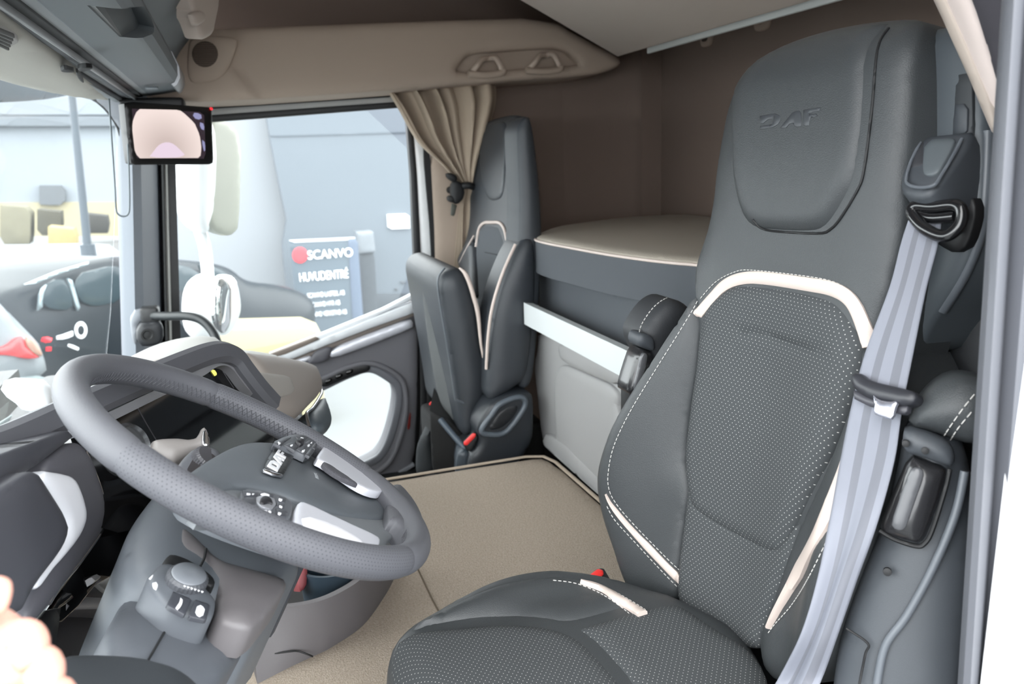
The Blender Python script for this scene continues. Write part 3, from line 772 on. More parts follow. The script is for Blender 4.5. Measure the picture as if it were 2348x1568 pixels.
# loudspeaker
FSp = Fr((.3, 2.462, 1.4), (0, -1, 0))
sp_ = panel('speaker_surround', BEIGE, sh, FSp, [(432, 100), (440, 88), (470, 82), (530, 84), (548, 92), (540, 120), (525, 160), (500, 185), (470, 192), (428, 192)], H=.008, R=.02, T=.03, res=.012, it=2)
gr = panel('speaker_grille', mat('grille_brown', (88, 76, 68), .8), sh, FSp, [(470 + 30 * math.cos(t), 124 + 30 * math.sin(t)) for t in np.linspace(0, 6.28, 25)[:-1]], H=.003, R=.01, T=.006, off=.012, res=.01, it=0)
for k in range(12):
    yy = 100 + k * 4.3; hw = math.sqrt(max(29 ** 2 - (yy - 124) ** 2, 4))
    a, b = FSp.hit(470 - hw, yy, None, .017), FSp.hit(470 + hw, yy, None, .017)
    sweep('grille_slat', mat('slat_brown', (104, 90, 80), .8), gr, [FSp.at(*a, .017), FSp.at(*b, .017)], rrect(.002, .004, .0008, 1), nrm=(0, -1, 0))

# ------------------------------------------------------------------ grey overhead console across the front
oc = thing('overhead_console', 'grey overhead console above the windscreen with a tray', 'console', (-.1, 1.6, 1.31))
prof = [onY(x, y, 2.42) for x, y in ((327, 212), (340, 216), (380, 211), (402, 207), (410, 203), (417, 188), (416, 165), (400, 132), (412, 110), (440, 72), (470, 30), (500, -40), (330, -60), (250, 120))]
prof = [(p[0], p[2]) for p in prof]
ring = lambda y: [(x, y, z) for x, z in prof]
loft('console_body', CONS, oc, [ring(2.47), ring(2.3), ring(1.6), ring(.9), ring(.5)], auto=25)
# silver end strip
ns = [onY(x, y, 2.40) for x, y in ((405, 207), (411, 203), (418, 188), (416, 165), (401, 133))]
loft('end_strip', mat('strip_silver', (172, 174, 178), .35, metal=.4), oc, [[(p[0] + .003, y, p[2] - .004) for p in ns] + [(p[0] - .03, y, p[2] + .03) for p in reversed(ns)] for y in (2.25, 2.475)], auto=30)
# hollow tray in the rear lower face
ocb = [o for o in oc.children if o.name.startswith('console_body')][0]
TR = [(278, 60), (300, 50), (350, 30), (388, 22), (400, 26), (406, 50), (416, 82), (402, 94), (380, 114), (350, 108), (312, 100), (300, 90)]
bo = bvh_of([ocb]); tp3 = [cast(bo, x, y) for x, y in TR]; tp3 = [c[0] for c in tp3 if c is not None]
ft = fit(tp3)
cut = panel('cutter', CONS, None, ft, TR, H=0, R=.01, T=.035, off=.05, res=.02, it=2); cut.data.transform(Matrix.Identity(4))
cc = panel('cutter', CONS, None, ft, [(x * .92 + 348 * .08, y * .9 + 64 * .1) for x, y in TR], H=0, R=.01, T=.066, off=.05, res=.02, it=2)
carve(ocb, cut); carve(ocb, cc)
for p_ in ocb.data.polygons: p_.use_smooth = True
ocb.data.set_sharp_from_angle(angle=math.radians(24))
for (a, b) in ((305, 160), (348, 200)):
    dd = onY(a, b, 2.2); box('screw_cover', mat('cover_grey', (128, 134, 138), .5), oc, (dd[0], dd[1], dd[2] - .002), (.03, .012, .006))
# track rails between console and headliner
tr = thing('curtain_track', 'dark curtain track with metal rails along the overhead console', 'rail', (-.23, 1.4, 1.3))
for (px_, py_, m_, w_, h_) in ((318, 216, RUB, .016, .012), (309, 219, mat('track_light', (150, 152, 154), .4, metal=.5), .008, .016), (300, 221, mat('track_dark', (64, 66, 70), .5), .012, .014), (311, 222, MATS['track_light'], .005, .02)):
    p = onY(px_, py_, 2.42)
    sweep('track_profile', m_, tr, [(p[0], 2.44, p[2]), (p[0], .5, p[2])], rrect(w_, h_, .002, 2), nrm=(0, 0, 1))
gp = onY(296, 224, 2.42)
hs = struct(loft('trim_18', mat('roof_strip', (142, 146, 148), .6), None, [[(gp[0] + dx_, y, gp[2] + dz_) for dx_, dz_ in ((-.022, -.002), (.10, .018), (.10, .06), (-.022, .06))] for y in (2.47, .4)], auto=20), 'grey strip of roof trim in front of the overhead console')
sl = onY(279, 229, 2.42)
sweep('roof_gap', RUB, hs, [(sl[0], 2.45, sl[2] + .002), (sl[0], .4, sl[2] + .002)], rrect(.012, .01, .002, 2), nrm=(0, 0, 1))
s2 = onY(268, 229, 2.42)
sweep('roof_gap', MATS['roof_strip'], hs, [(s2[0], 2.43, s2[2]), (s2[0], .4, s2[2])], rrect(.018, .012, .002, 2), nrm=(0, 0, 1))
# pale headliner over the windscreen
zt = float(s2[2])
FHd = Fr((-.35, 1.8, zt), (0, 0, -1), (0, 1, 0))
hd = panel('trim_19', HEAD, None, FHd, [tuple(FHd.uv(onZ(x, y, zt))) for x, y in ((262, 228), (230, 222), (180, 217), (120, 207), (60, 194), (0, 178), (-80, 150), (-160, 90), (-160, -90), (-20, 10))], H=.012, R=.03, T=.05, res=.03, it=1, px=False)
struct(hd, 'pale headliner above the windscreen')
vn = panel('roof_vent', PALE, hd, FHd, [(-60, 40), (0, 62), (44, 88), (40, 97), (0, 108), (-60, 112)], H=.005, R=.01, T=.008, off=.012, res=.012, it=1)
for k in range(5):
    y0 = 74 + k * 7
    a, b = FHd.hit(-30, y0 - 12, None, .02), FHd.hit(30 - k * 3, y0 + 12, None, .02)
    sweep('vent_slat', mat('vent_dark', (92, 92, 90), .6), vn, [FHd.at(*a, .018), FHd.at(*b, .018)], rrect(.004, .006, .001, 1), nrm=(0, 0, -1))
# blind guide clip
cl = thing('blind_clip', 'small black plastic clip on the pale headliner', 'clip', onZ(175, 165, zt - .02))
for pts in ([(137, 161), (150, 156), (160, 160), (170, 162), (170, 166), (158, 164), (145, 165)], [(176, 158), (190, 152), (217, 155), (200, 161), (186, 164)], [(172, 164), (182, 166), (190, 180), (193, 191), (182, 184)]):
    panel('clip_wing', RUB, cl, FHd, pts, H=.002, R=.004, T=.006, off=.016, res=.006, it=1)
# beige storage flap at the top
fl = thing('storage_flap', 'beige storage box end with a square catch at the top', 'storage box', onY(465, 40, 2.05))
ffl = fit([onY(428, -20, 1.98), onY(500, -20, 2.1), onY(488, 60, 2.1), onY(455, 92, 2.0)])
BFL = mat('flap_beige', (190, 178, 168), .6)
panel('flap_body', BFL, fl, ffl, [(424, -40), (498, -40), (499, 10), (489, 55), (486, 74), (477, 84), (456, 93), (449, 74), (443, 55), (433, 38), (437, 26), (430, 8)], H=.008, R=.014, T=.03, res=.01, it=1)
panel('catch', BFL, fl, ffl, [(434, 31), (462, 22), (469, 42), (466, 50), (446, 62), (440, 46)], H=.008, R=.012, T=.006, off=.012, res=.006, it=1)

# ------------------------------------------------------------------ upper bunk, folded up
ub = thing('upper_bunk', 'folded up pale upper bunk with a metal front rail', 'bunk', (1.2, 1.5, 1.42))
u0, u1 = onY(1417, 132, 2.38), onY(1190, 0, 2.38)
ud = _n(u0 - u1); un = np.array([-ud[2], 0, ud[0]])
if un[2] > 0: un = -un
FU = Fr(u0, un, (0, 1, 0))
L_ = 1.1
box('bunk_base', mat('bunk_lining', (200, 188, 178), .9, bump=.15, bscale=1000), ub, u0 - ud * (L_ / 2) + np.array([0, -.94, 0]) - un * .03, (1.88, L_, .06), frot(Fr((0, 0, 0), un, (0, 1, 0))), .008)
ra = [FU.at(*FU.hit(1487, 106), 0), FU.at(*FU.hit(2100, -62), 0)]
RA = mat('rail_alu', (206, 210, 208), .4, metal=.3)
rx = onX(1487, 107, 1.205); ry = onX(1900, -8, 1.205)
rx2, ry2 = np.array([1.205, rx[1], rx[2]]), np.array([1.205, .6, rx[2]])
sweep('rail', RA, ub, [rx2, ry2], rrect(.010, .040, .003, 3), nrm=(0, 0, 1))
sweep('rail_lip', mat('rail_dull', (120, 124, 122), .5, metal=.3), ub, [rx2 + np.array([-.012, .01, .014]), ry2 + np.array([-.012, 0, .014])], rrect(.016, .012, .003, 2), nrm=(0, 0, 1))
# clips on the rear wall
BCL = mat('clip_beige', (172, 154, 140), .7)
for i, (cx_, cy_, w_, h_, lab) in enumerate(((1492, 134, 25, 30, 'small beige coat clip on the rear wall nearest the corner'), (1622, 88, 28, 30, 'middle beige coat clip on the rear wall half behind the rail'), (1750, 45, 40, 40, 'ribbed beige clip on the rear wall closest to the driver seat'))):
    a, b = FX.hit(cx_, cy_); A_, B_ = FX.hit(cx_ - w_ / 2, cy_ - h_ / 2), FX.hit(cx_ + w_ / 2, cy_ + h_ / 2)
    t = thing('coat_clip', lab, 'clip', FX.at(a, b, 0), None)
    hw, hh = abs(B_[0] - A_[0]) / 2, abs(B_[1] - A_[1]) / 2
    out = [(a - hw, b + hh), (a + hw, b + hh), (a + hw * .85, b - hh * .7), (a + hw * .5, b - hh), (a - hw * .5, b - hh), (a - hw * .85, b - hh * .7)]
    panel('clip_frame', BCL, t, FX, out, H=.006, R=.012, T=.01, off=.004, res=.008, it=1, px=False)
    panel('clip_slot', mat('slot_brown', (74, 64, 58), .8), t, FX, [(a + (x - a) * .55, b + .004 + (y - b) * .55) for x, y in out], H=.002, R=.006, T=.003, off=.011, res=.008, it=1, px=False)
    if i == 2:
        for k in range(3): box('clip_rib', BCL, t, FX.at(a, b + hh * (.35 - .35 * k), .014), (.004, hw * 1.1, .004), bev=.001)

# ------------------------------------------------------------------ monitor on the pillar and the pull wire
mo = thing('monitor', 'black camera monitor showing a bright pink image, mounted at the windscreen pillar', 'monitor', onY(385, 235, 2.35))
fm = fit([onY(284, 236, 2.24), onY(485, 248, 2.36), onY(490, 376, 2.36), onY(304, 378, 2.24)])
MB_ = [(284, 238), (300, 233), (400, 240), (480, 246), (485, 250), (489, 372), (484, 377), (305, 378), (299, 372), (290, 300)]
panel('housing', mat('monitor_black', (12, 12, 13), .35), mo, fm, MB_, H=.003, R=.005, T=.03, res=.012, it=0)
def emis_mat(name, rgb, st):
    m = bpy.data.materials.new(name); m.use_nodes = True; b = m.node_tree.nodes['Principled BSDF']
    b.inputs['Base Color'].default_value = (0, 0, 0, 1); b.inputs['Emission Color'].default_value = (*lin(rgb), 1); b.inputs['Emission Strength'].default_value = st; b.inputs['Roughness'].default_value = .2
    return m
scr = panel('screen', emis_mat('screen_dark', (58, 48, 56), .45), mo, fm, [(303, 249), (468, 257), (472, 364), (314, 362)], H=0, R=.003, T=.002, off=.0045, res=.02, it=0)
def screen_mat():
    m = emis_mat('screen_pink', (248, 228, 220), .47)
    nt = m.node_tree; N = nt.nodes; L = nt.links; b = N['Principled BSDF']
    uv = N.new('ShaderNodeUVMap'); mp = N.new('ShaderNodeMapping'); L.new(uv.outputs[0], mp.inputs[0])
    g_ = N.new('ShaderNodeTexGradient'); g_.gradient_type = 'SPHERICAL'; L.new(mp.outputs[0], g_.inputs[0])
    c_ = fm.hit(383, 345, None, .006); mp.inputs['Location'].default_value = (-c_[0] * 9, -c_[1] * 9, 0); mp.inputs['Scale'].default_value = (9, 9, 9)
    r_ = N.new('ShaderNodeValToRGB'); L.new(g_.outputs[1], r_.inputs[0])
    r_.color_ramp.elements[0].position = .1; r_.color_ramp.elements[0].color = (*lin((250, 232, 226)), 1)
    r_.color_ramp.elements[1].position = .75; r_.color_ramp.elements[1].color = (*lin((214, 196, 190)), 1)
    L.new(r_.outputs[0], b.inputs['Emission Color']); return m
panel('screen_image', screen_mat(), scr, fm, [(321, 250), (412, 252), (425, 262), (446, 282), (458, 310), (462, 340), (459, 362), (320, 363), (310, 350), (304, 300), (304, 280), (312, 258)], H=0, R=.003, T=.001, off=.006, res=.012, it=0)
panel('screen_shape', emis_mat('screen_lilac', (240, 220, 236), .47), scr, fm, [(341, 362), (352, 348), (364, 332), (380, 325), (396, 328), (410, 340), (430, 361)], H=0, R=.003, T=.001, off=.0075, res=.01, it=1)
for (a, b, c, d) in ((440, 258, 462, 275), (456, 280, 468, 300), (462, 320, 470, 350)):
    panel('screen_detail', emis_mat('screen_blue', (150, 150, 190), .5), scr, fm, [(a, b), (c, b + 2), (c + 1, d), (a + 6, d - 2)], H=0, R=.003, T=.0005, off=.0065, res=.01, it=1)
panel('power_light', emis_mat('led_red', (255, 40, 50), .9), mo, fm, [(482, 246), (488, 247), (488, 253), (482, 252)], H=.002, R=.004, T=.004, off=.004, res=.005, it=1)
mh = onY(350, 232, 2.42)
box('mount', mat('monitor_mount', (18, 18, 20), .5), mo, (mh[0], mh[1] + .02, mh[2] - .01), (.16, .10, .035), bev=.008)
pw = tube('pull_wire', mat('wire_dark', (88, 96, 100), .4, metal=.3), None, [onY(x, y, 2.22) for x, y in ((250, 226), (252, 262), (256, 320), (263, 420), (266, 478), (272, 492), (284, 496), (294, 490), (297, 470), (296, 400), (293, 330))], .0022, 8)
tag(pw, 'thin hanging wire loop of the blind beside the monitor', 'wire')

# ------------------------------------------------------------------ curtain gathered by a strap
cu = thing('side_curtain', 'beige gathered curtain tied back beside the passenger window', 'curtain', onY(1040, 600, 2.6))
CUR = mat('curtain_cloth', (172, 156, 138), .9, bump=.2, bscale=900)
def curtain(name, rows, nfold, amp, n=90):
    rings = []
    for (l, r, d, am, tw) in rows:
        a, b = onY(*l, d), onY(*r, d); row = []
        for k in range(n + 1):
            t = k / n
            p = a * (1 - t) + b * t
            ph = nfold * 2 * math.pi * (t + tw * math.sin(t * 5)) + 1.1 * math.sin(t * 9 + 2)
            q = p.copy(); q[1] -= am * (math.sin(ph) + .35 * math.sin(2.3 * ph + 1)); q[0] += am * .5 * math.cos(ph * .9)
            row.append(q)
        rings.append(row)
    V = []; ns_ = 8
    R_ = np.array(rings); out = []
    rows2 = catmull([R_[i].reshape(-1) for i in range(len(rings))], ns_)
    R2 = [r.reshape(-1, 3) for r in rows2]
    verts = [v for r in R2 for v in r]; k = n + 1
    faces = [[i * k + j, i * k + j + 1, (i + 1) * k + j + 1, (i + 1) * k + j] for i in range(len(R2) - 1) for j in range(n)]
    o = mesh(name, verts, faces, CUR, cu, auto=80)
    s_ = o.modifiers.new('cloth', 'SOLIDIFY'); s_.thickness = .002
    return o
curtain('upper_drape', [((886, 206), (1142, 188), 2.600, .036, .03), ((915, 250), (1140, 235), 2.590, .040, .03), ((960, 325), (1120, 310), 2.595, .032, .02), ((1015, 378), (1098, 385), 2.610, .016, .0), ((1062, 428), (1084, 432), 2.630, .006, .0)], 6.3, .02)
curtain('lower_drape', [((1062, 428), (1084, 432), 2.630, .006, .0), ((1050, 470), (1088, 475), 2.660, .012, .0), ((1042, 540), (1095, 545), 2.670, .014, .0), ((1034, 640), (1110, 640), 2.675, .016, .0), ((1034, 800), (1120, 800), 2.675, .016, .0)], 1.6, .015)
st = thing('curtain_strap', 'black strap and buckle holding the curtain', 'strap', onY(1050, 440, 2.650))
tube('strap_band', RUB, st, [onY(x, y, d) for x, y, d in ((1030, 436, 2.670), (1056, 428, 2.610), (1074, 425, 2.595), (1088, 430, 2.610))], .012, 8)
for pts in ([(1025, 395), (1045, 400), (1050, 412), (1042, 420), (1024, 406)], [(1036, 410), (1062, 420), (1066, 450), (1050, 470), (1034, 462)], [(1028, 448), (1042, 450), (1050, 462), (1036, 466), (1026, 458)]):
    panel('strap_buckle', RUB, st, Fr((0, 2.60, 1), (0, -1, 0)), pts, H=.01, R=.012, T=.02, res=.01, it=1)
panel('strap_tail', mat('strap_grey', (70, 72, 66), .7), st, Fr((0, 2.60, 1), (0, -1, 0)), [(1036, 466), (1048, 470), (1042, 496), (1034, 494)], H=.003, R=.006, T=.006, res=.01, it=0)

# ------------------------------------------------------------------ lower bunk: mattress, storage base, rail
mt = thing('mattress', 'beige topped bunk mattress with dark grey sides and a beige edge', 'mattress', (1.0, 1.6, .80))
ZM = .885
fz = Fr((1, 1.6, ZM), (0, 0, 1), (1, 0, 0))
ol = [onZ(x, y, ZM) for x, y in ((1222, 548), (1236, 538), (1262, 527), (1290, 521))] + [(1.20, 2.42, ZM), (1.44, 2.42, ZM), (1.46, 2.3, ZM), (1.46, .6, ZM), (.88, .6, ZM), (.875, 1.1, ZM)] + [onZ(x, y, ZM) for x, y in ((1606, 607), (1540, 602), (1470, 594), (1380, 581), (1300, 566), (1250, 557))]
ol = [tuple(fz.uv(p)) for p in ol]
BTOP = mat('mattress_top', (168, 160, 148), .9, bump=.6, bscale=420, detail=2)
def inset(pl, d):
    c = np.mean(np.array(pl), 0); return [tuple(np.array(p) + _n(c - np.array(p)) * d) for p in pl]
panel('side_cover', FAB_P, mt, fz, ol, H=0, R=.01, T=.085, off=-.004, res=.025, it=1, px=False)
panel('top_cover', BTOP, mt, fz, inset(ol, .004), H=.010, R=.03, T=.006, off=0, res=.025, it=1, px=False)
pe = resample(chaikin(ol, 1), .012)
tube('edge_piping', PIPE, mt, [fz.at(a, b, -.001) for a, b in pe], .0035, 8, True, 0)
bs = thing('bunk_storage', 'grey storage base under the bunk with a moulded front', 'storage base', (.9, 1.5, .3))
FBk = Fr((.755, 1.5, .6), (-1, 0, .0))
panel('fabric_front', FAB_P, bs, FBk, [(1238, 585), (1242, 605), (1240, 700), (1250, 760), (1460, 850), (1700, 960), (1700, 700), (1600, 640), (1330, 600)], S=lambda a, b: -.06 * 0, H=.012, R=.02, T=.5, off=-.05, res=.025, it=0)
panel('moulded_front', BUNKG, bs, FBk, [(1236, 757), (1238, 800), (1228, 830), (1236, 900), (1246, 1000), (1262, 1064), (1400, 1200), (1480, 1280), (1640, 1440), (1640, 930), (1460, 850), (1300, 778)], H=.012, R=.025, T=.5, off=-.02, res=.02, it=1)
panel('raised_panel', BUNKG, bs, FBk, [(1278, 850), (1292, 832), (1350, 858), (1424, 892), (1416, 945), (1460, 1000), (1470, 1290), (1390, 1190), (1300, 1090), (1282, 1040), (1272, 900)], H=.010, R=.02, T=.03, off=-.003, res=.02, it=1)
panel('raised_panel', BUNKG, bs, FBk, [(1288, 778), (1430, 838), (1428, 888), (1350, 858), (1296, 832), (1282, 810)], H=.010, R=.02, T=.03, off=-.003, res=.02, it=1)
panel('lower_step', BUNKG, bs, FBk, [(1242, 990), (1290, 1010), (1330, 1050), (1480, 1200), (1480, 1290), (1390, 1198), (1256, 1066)], H=.006, R=.02, T=.03, off=.004, res=.02, it=1)
lab = panel('fabric_label', mat('label_cream', (214, 208, 200), .8), bs, FBk, [(1242, 598), (1284, 603), (1286, 606), (1272, 620), (1268, 621), (1241, 614)], H=.001, R=.004, T=.002, off=-.033, res=.006, it=0)
tube('label_print', mat('label_ink', (150, 140, 136), .8), lab, [FBk.at(*FBk.hit(x, y, None, -.0305), -.0305) for x, y in ((1250, 606), (1256, 603), (1262, 608), (1270, 606), (1276, 611), (1282, 607))], .0006, 5)
for o_ in bs.children:
    for v_ in o_.data.vertices:
        if v_.co.z > .793: v_.co.z = .793
        if v_.co.z < .302: v_.co.z = .302
rl = thing('bunk_rail', 'pale flat aluminium rail across the bunk front', 'rail', (.72, 1.7, .55))
a_, b_ = onX(1214, 718, .715), onX(1470, 842, .715)
RP = mat('rail_pale', (208, 213, 214), .4)
a_[2] = b_[2] = (a_[2] + b_[2]) / 2
sweep('rail_face', RP, rl, [a_, np.array([.715, 1.0, a_[2]])], [(-.016, -.030), (.012, -.030), (.016, -.018), (.010, .026), (-.016, .030)], nrm=(0, 0, 1), auto=20)
# ------------------------------------------------------------------ driver seat
ds = thing('driver_seat', 'dark grey leather driver seat with dotted fabric centre, nearest the camera', 'seat', (.45, .80, .30))
t10 = math.radians(10)
FB = Fr((.60, .80, .80), (-math.cos(t10), 0, math.sin(t10)))
def SB(a, b):
    hb = .075 * (ss(.20, .02, b) if a < 0 else .8 * ss(.10, -.12, b)) * (1 - .25 * ss(-.18, -.32, b))
    s = hb * ss(.13, .235, abs(a)) - .02 * (1 - ss(0, .14, abs(a))) * ss(.18, .0, b)
    s += .012 * ss(.12, .3, b) - .035 * ss(.36, .47, b) ** 2 - .05 * max(0, abs(a) - .10) ** 2 / .02 * ss(.12, .25, b)
    return s
CORE = [(1604, 700), (1604, 600), (1618, 450), (1637, 330), (1655, 250), (1690, 190), (1760, 130), (1850, 85), (1950, 58), (2060, 45), (2130, 46), (2118, 100), (2098, 300), (2086, 480), (2062, 640), (2020, 760), (1990, 900), (1930, 1060), (1850, 1250), (1760, 1470), (1560, 1390), (1560, 1300), (1588, 1120), (1590, 940), (1610, 800)]
back = panel('backrest', LEA, ds, FB, CORE, SB, H=.02, R=.05, T=.10, res=.014, it=2, off=-.012)
tag(back, 'smooth dark grey leather upper backrest', None)
PAD = [(1698, 215), (1730, 165), (1760, 133), (1850, 88), (1950, 62), (2052, 50), (2030, 75), (2016, 112), (2004, 250), (1988, 390), (1972, 440), (1932, 508), (1908, 532), (1885, 540), (1800, 537), (1745, 530), (1722, 508), (1704, 460), (1697, 400)]
pad = panel('headrest_pad', LEA, back, FB, PAD, SB, H=.020, R=.020, T=.01, res=.010, it=2, off=-.004)
pl_ = surf_path(FB, [(2085, 42), (2045, 70), (2022, 112), (2009, 250), (1993, 390), (1976, 445), (1936, 512), (1908, 537), (1885, 545)], SB, .002)
tube('headrest_seam', RUB, back, on_surface([back, pad], [(2038, 66), (2013, 112), (2000, 250), (1982, 390), (1965, 440), (1925, 505), (1903, 527), (1881, 535), (1800, 532), (1750, 525), (1727, 503)], .0006)[0], .0016, 6, sm=0)
# embossed lettering on the headrest
EMB = mat('embossed_leather', (56, 59, 63), .42)
def letters(name, parent, fr, poly, m, T, off, S=None, it=0, H=.0006, R=.002):
    return [panel(name, m, parent, fr, q, S, H=H, R=R, T=T, off=off, res=.006, it=it) for q in poly]
letters('embossed_letter', pad, FB, [[(1742, 266), (1776, 260), (1790, 266), (1788, 282), (1774, 292), (1742, 297), (1742, 289), (1770, 285), (1774, 272), (1756, 275), (1755, 282), (1742, 284)],
    [(1788, 294), (1818, 256), (1836, 253), (1838, 290), (1822, 292), (1820, 282), (1810, 284), (1804, 293)],
    [(1842, 252), (1882, 245), (1882, 254), (1856, 258), (1856, 262), (1876, 260), (1874, 268), (1856, 270), (1856, 288), (1842, 290)]], EMB, .002, .0163, SB)
FABC = [(1630, 700), (1668, 668), (1700, 650), (1740, 648), (1850, 662), (1920, 678), (1958, 705), (1985, 770), (1992, 812), (1980, 870), (1955, 940), (1920, 1030), (1862, 1150), (1812, 1262), (1786, 1278), (1700, 1236), (1612, 1182), (1592, 1150), (1580, 1050), (1592, 935), (1608, 830), (1612, 760)]
_c0 = FB.hit(1695, 755, SB); _c1 = FB.hit(1922, 813, SB)
def crease(a, b):
    p = np.array([a - _c0[0], b - _c0[1]]); d = np.array([_c1[0] - _c0[0], _c1[1] - _c0[1]]); t = min(max((p @ d) / (d @ d), 0), 1)
    q = np.linalg.norm(p - d * t); return -.0055 * math.exp(-(q / .0045) ** 2) * min(1, 8 * t * (1 - t) + .15)
fc = panel('backrest_centre', FAB, ds, FB, FABC, SB, H=.020, R=.028, T=.02, res=.0065, it=2, off=-.004, dip=crease)
tag(fc, 'dark backrest centre of fabric with rows of small white dots', None)
panel('lumbar_panel', FAB, ds, FB, [(1588, 1100), (1600, 1130), (1640, 1165), (1700, 1205), (1780, 1245), (1806, 1240), (1845, 1180), (1830, 1270), (1790, 1370), (1758, 1445), (1745, 1500), (1640, 1450), (1560, 1392), (1562, 1300), (1575, 1200)], SB, H=.012, R=.02, T=.02, res=.010, it=1, off=-.0015)
BFAR = [(1604, 664), (1560, 740), (1500, 830), (1440, 925), (1400, 1012), (1383, 1080), (1383, 1120), (1392, 1170), (1412, 1250), (1438, 1335), (1452, 1360), (1482, 1370), (1562, 1388), (1564, 1300), (1578, 1200), (1592, 1120), (1582, 1050), (1592, 940), (1608, 850), (1616, 770), (1608, 700)]
bf = panel('backrest_bolster', LEA, ds, FB, BFAR, SB, H=.022, R=.04, T=.11, res=.010, it=2, off=-.008)
BNEAR = [(1992, 770), (2020, 830), (2040, 900), (2010, 1030), (1962, 1180), (1925, 1320), (1895, 1440), (1870, 1560), (1780, 1580), (1752, 1460), (1790, 1370), (1822, 1270), (1868, 1160), (1925, 1040), (1960, 945), (1984, 870)]
bn = panel('backrest_bolster', LEA, ds, FB, BNEAR, SB, H=.024, R=.04, T=.11, res=.010, it=2, off=-.008)
# pale piping bands
bvb = bvh_of([back, pad, fc, bf, bn])
band_on('beige_band', PIPE, ds, bvb, [(1601, 722), (1630, 688), (1662, 655), (1700, 639), (1750, 637), (1850, 651), (1915, 664), (1955, 692), (1982, 750), (1996, 797)], lambda t: .016 * min(1, .55 + 6 * t, .45 + 3.2 * (1 - t)), .0035)
band_on('beige_band', PIPE, bf, bvb, [(1390, 1132), (1404, 1160), (1440, 1205), (1490, 1258), (1530, 1300), (1560, 1330)], lambda t: .012 * min(1, .12 + 4 * t))
band_on('beige_band', PIPE, bn, bvh_of([bn]), [(1958, 1000), (1938, 1080), (1905, 1170), (1862, 1260), (1812, 1350), (1782, 1405), (1766, 1440)], lambda t: .021 * min(1, .15 + 3 * t, .2 + 3 * (1 - t)), .004, .002, 14)
def stitch(parent, pl, objs, **k): stitches('stitching', THREAD, parent, on_surface(objs, pl, .0008, step=.004)[0], **k)
stitch(back, [(1607, 684), (1642, 646), (1684, 624), (1724, 619), (1850, 633), (1918, 648), (1958, 676), (1984, 722), (2003, 772)], bvb)
stitch(bf, [(1600, 690), (1556, 764), (1500, 853), (1446, 942), (1408, 1022), (1395, 1085), (1397, 1122), (1413, 1154), (1448, 1196), (1500, 1250), (1540, 1290), (1560, 1308)], bvb)
stitch(bf, [(1392, 1160), (1410, 1192), (1450, 1236), (1500, 1290), (1536, 1328), (1556, 1348)], bvb)
stitch(bn, [(1946, 1010), (1922, 1092), (1888, 1180), (1845, 1270), (1796, 1360), (1770, 1404)], bvb)
stitch(bn, [(1962, 1060), (1940, 1130), (1905, 1220), (1858, 1320), (1818, 1385), (1780, 1428), (1762, 1452)], bvb)
# cushion
FCu = Fr((.35, .80, .50), (0, 0, 1), (1, 0, 0))
def SCu(a, b):
    return .030 * ss(.10, .18, b) * ss(.30, .05, a) - .05 * ss(-.15, -.26, a) ** 2 - .03 * ss(.19, .26, b) + .03 * ss(-.13, -.2, b)
CUSH = [(1562, 1392), (1500, 1372), (1440, 1350), (1380, 1334), (1320, 1327), (1250, 1326), (1150, 1344), (1050, 1386), (980, 1428), (925, 1466), (895, 1505), (884, 1560), (890, 1640), (1000, 1760), (1300, 1900), (1600, 1950), (1800, 1800), (1760, 1500)]
cush = panel('seat_cushion', LEA, ds, FCu, CUSH, SCu, H=.035, R=.06, T=.12, res=.012, it=2, off=-.036)
tag(cush, 'leather edged seat cushion', None)
panel('cushion_front', FAB, ds, FCu, [(905, 1488), (930, 1467), (1000, 1452), (1100, 1443), (1170, 1440), (1240, 1445), (1296, 1458), (1340, 1480), (1392, 1536), (1440, 1590), (1500, 1680), (1450, 1780), (1100, 1740), (930, 1620), (893, 1550)], SCu, H=.014, R=.03, T=.02, res=.009, it=2, off=-.010)
panel('cushion_rear', FAB, ds, FCu, [(1304, 1456), (1360, 1440), (1450, 1412), (1530, 1394), (1565, 1396), (1640, 1450), (1745, 1510), (1780, 1600), (1700, 1760), (1510, 1690), (1445, 1592), (1398, 1534), (1346, 1478)], SCu, H=.014, R=.03, T=.02, res=.009, it=2, off=-.010)
panel('cushion_bolster', LEA, ds, FCu, [(1300, 1450), (1240, 1438), (1170, 1434), (1000, 1446), (925, 1462), (985, 1424), (1055, 1384), (1150, 1345), (1250, 1329), (1320, 1332), (1370, 1352), (1420, 1378), (1470, 1402), (1440, 1412), (1360, 1436)], SCu, H=.018, R=.03, T=.02, res=.010, it=2, off=-.012)
panel('cushion_rear_bolster', LEA, ds, FCu, [(1340, 1336), (1400, 1344), (1470, 1370), (1560, 1392), (1485, 1408), (1450, 1388), (1400, 1358)], SCu, H=.010, R=.02, T=.02, res=.010, it=1, off=-.012)
bvc = bvh_of([o for o in ds.children if o.name.startswith('cushion') or o is cush])
band_on('beige_band', PIPE, cush, bvc, [(1330, 1337), (1380, 1353), (1420, 1377), (1452, 1397), (1474, 1411)], lambda t: .015 * min(1, .2 + 4 * t), .004, .0025)
stitch(cush, [(1268, 1331), (1320, 1338), (1370, 1358), (1410, 1382), (1446, 1410)], bvc)
stitch(cush, [(1332, 1332), (1390, 1348), (1440, 1374), (1482, 1400)], bvc)
# seat base under the cushion
box('seat_base', PLA_B, ds, (.42, .80, .37), (.44, .40, .14), bev=.02)
box('seat_base', PLA_B, ds, (.42, .80, .305), (.50, .46, .03), bev=.01)
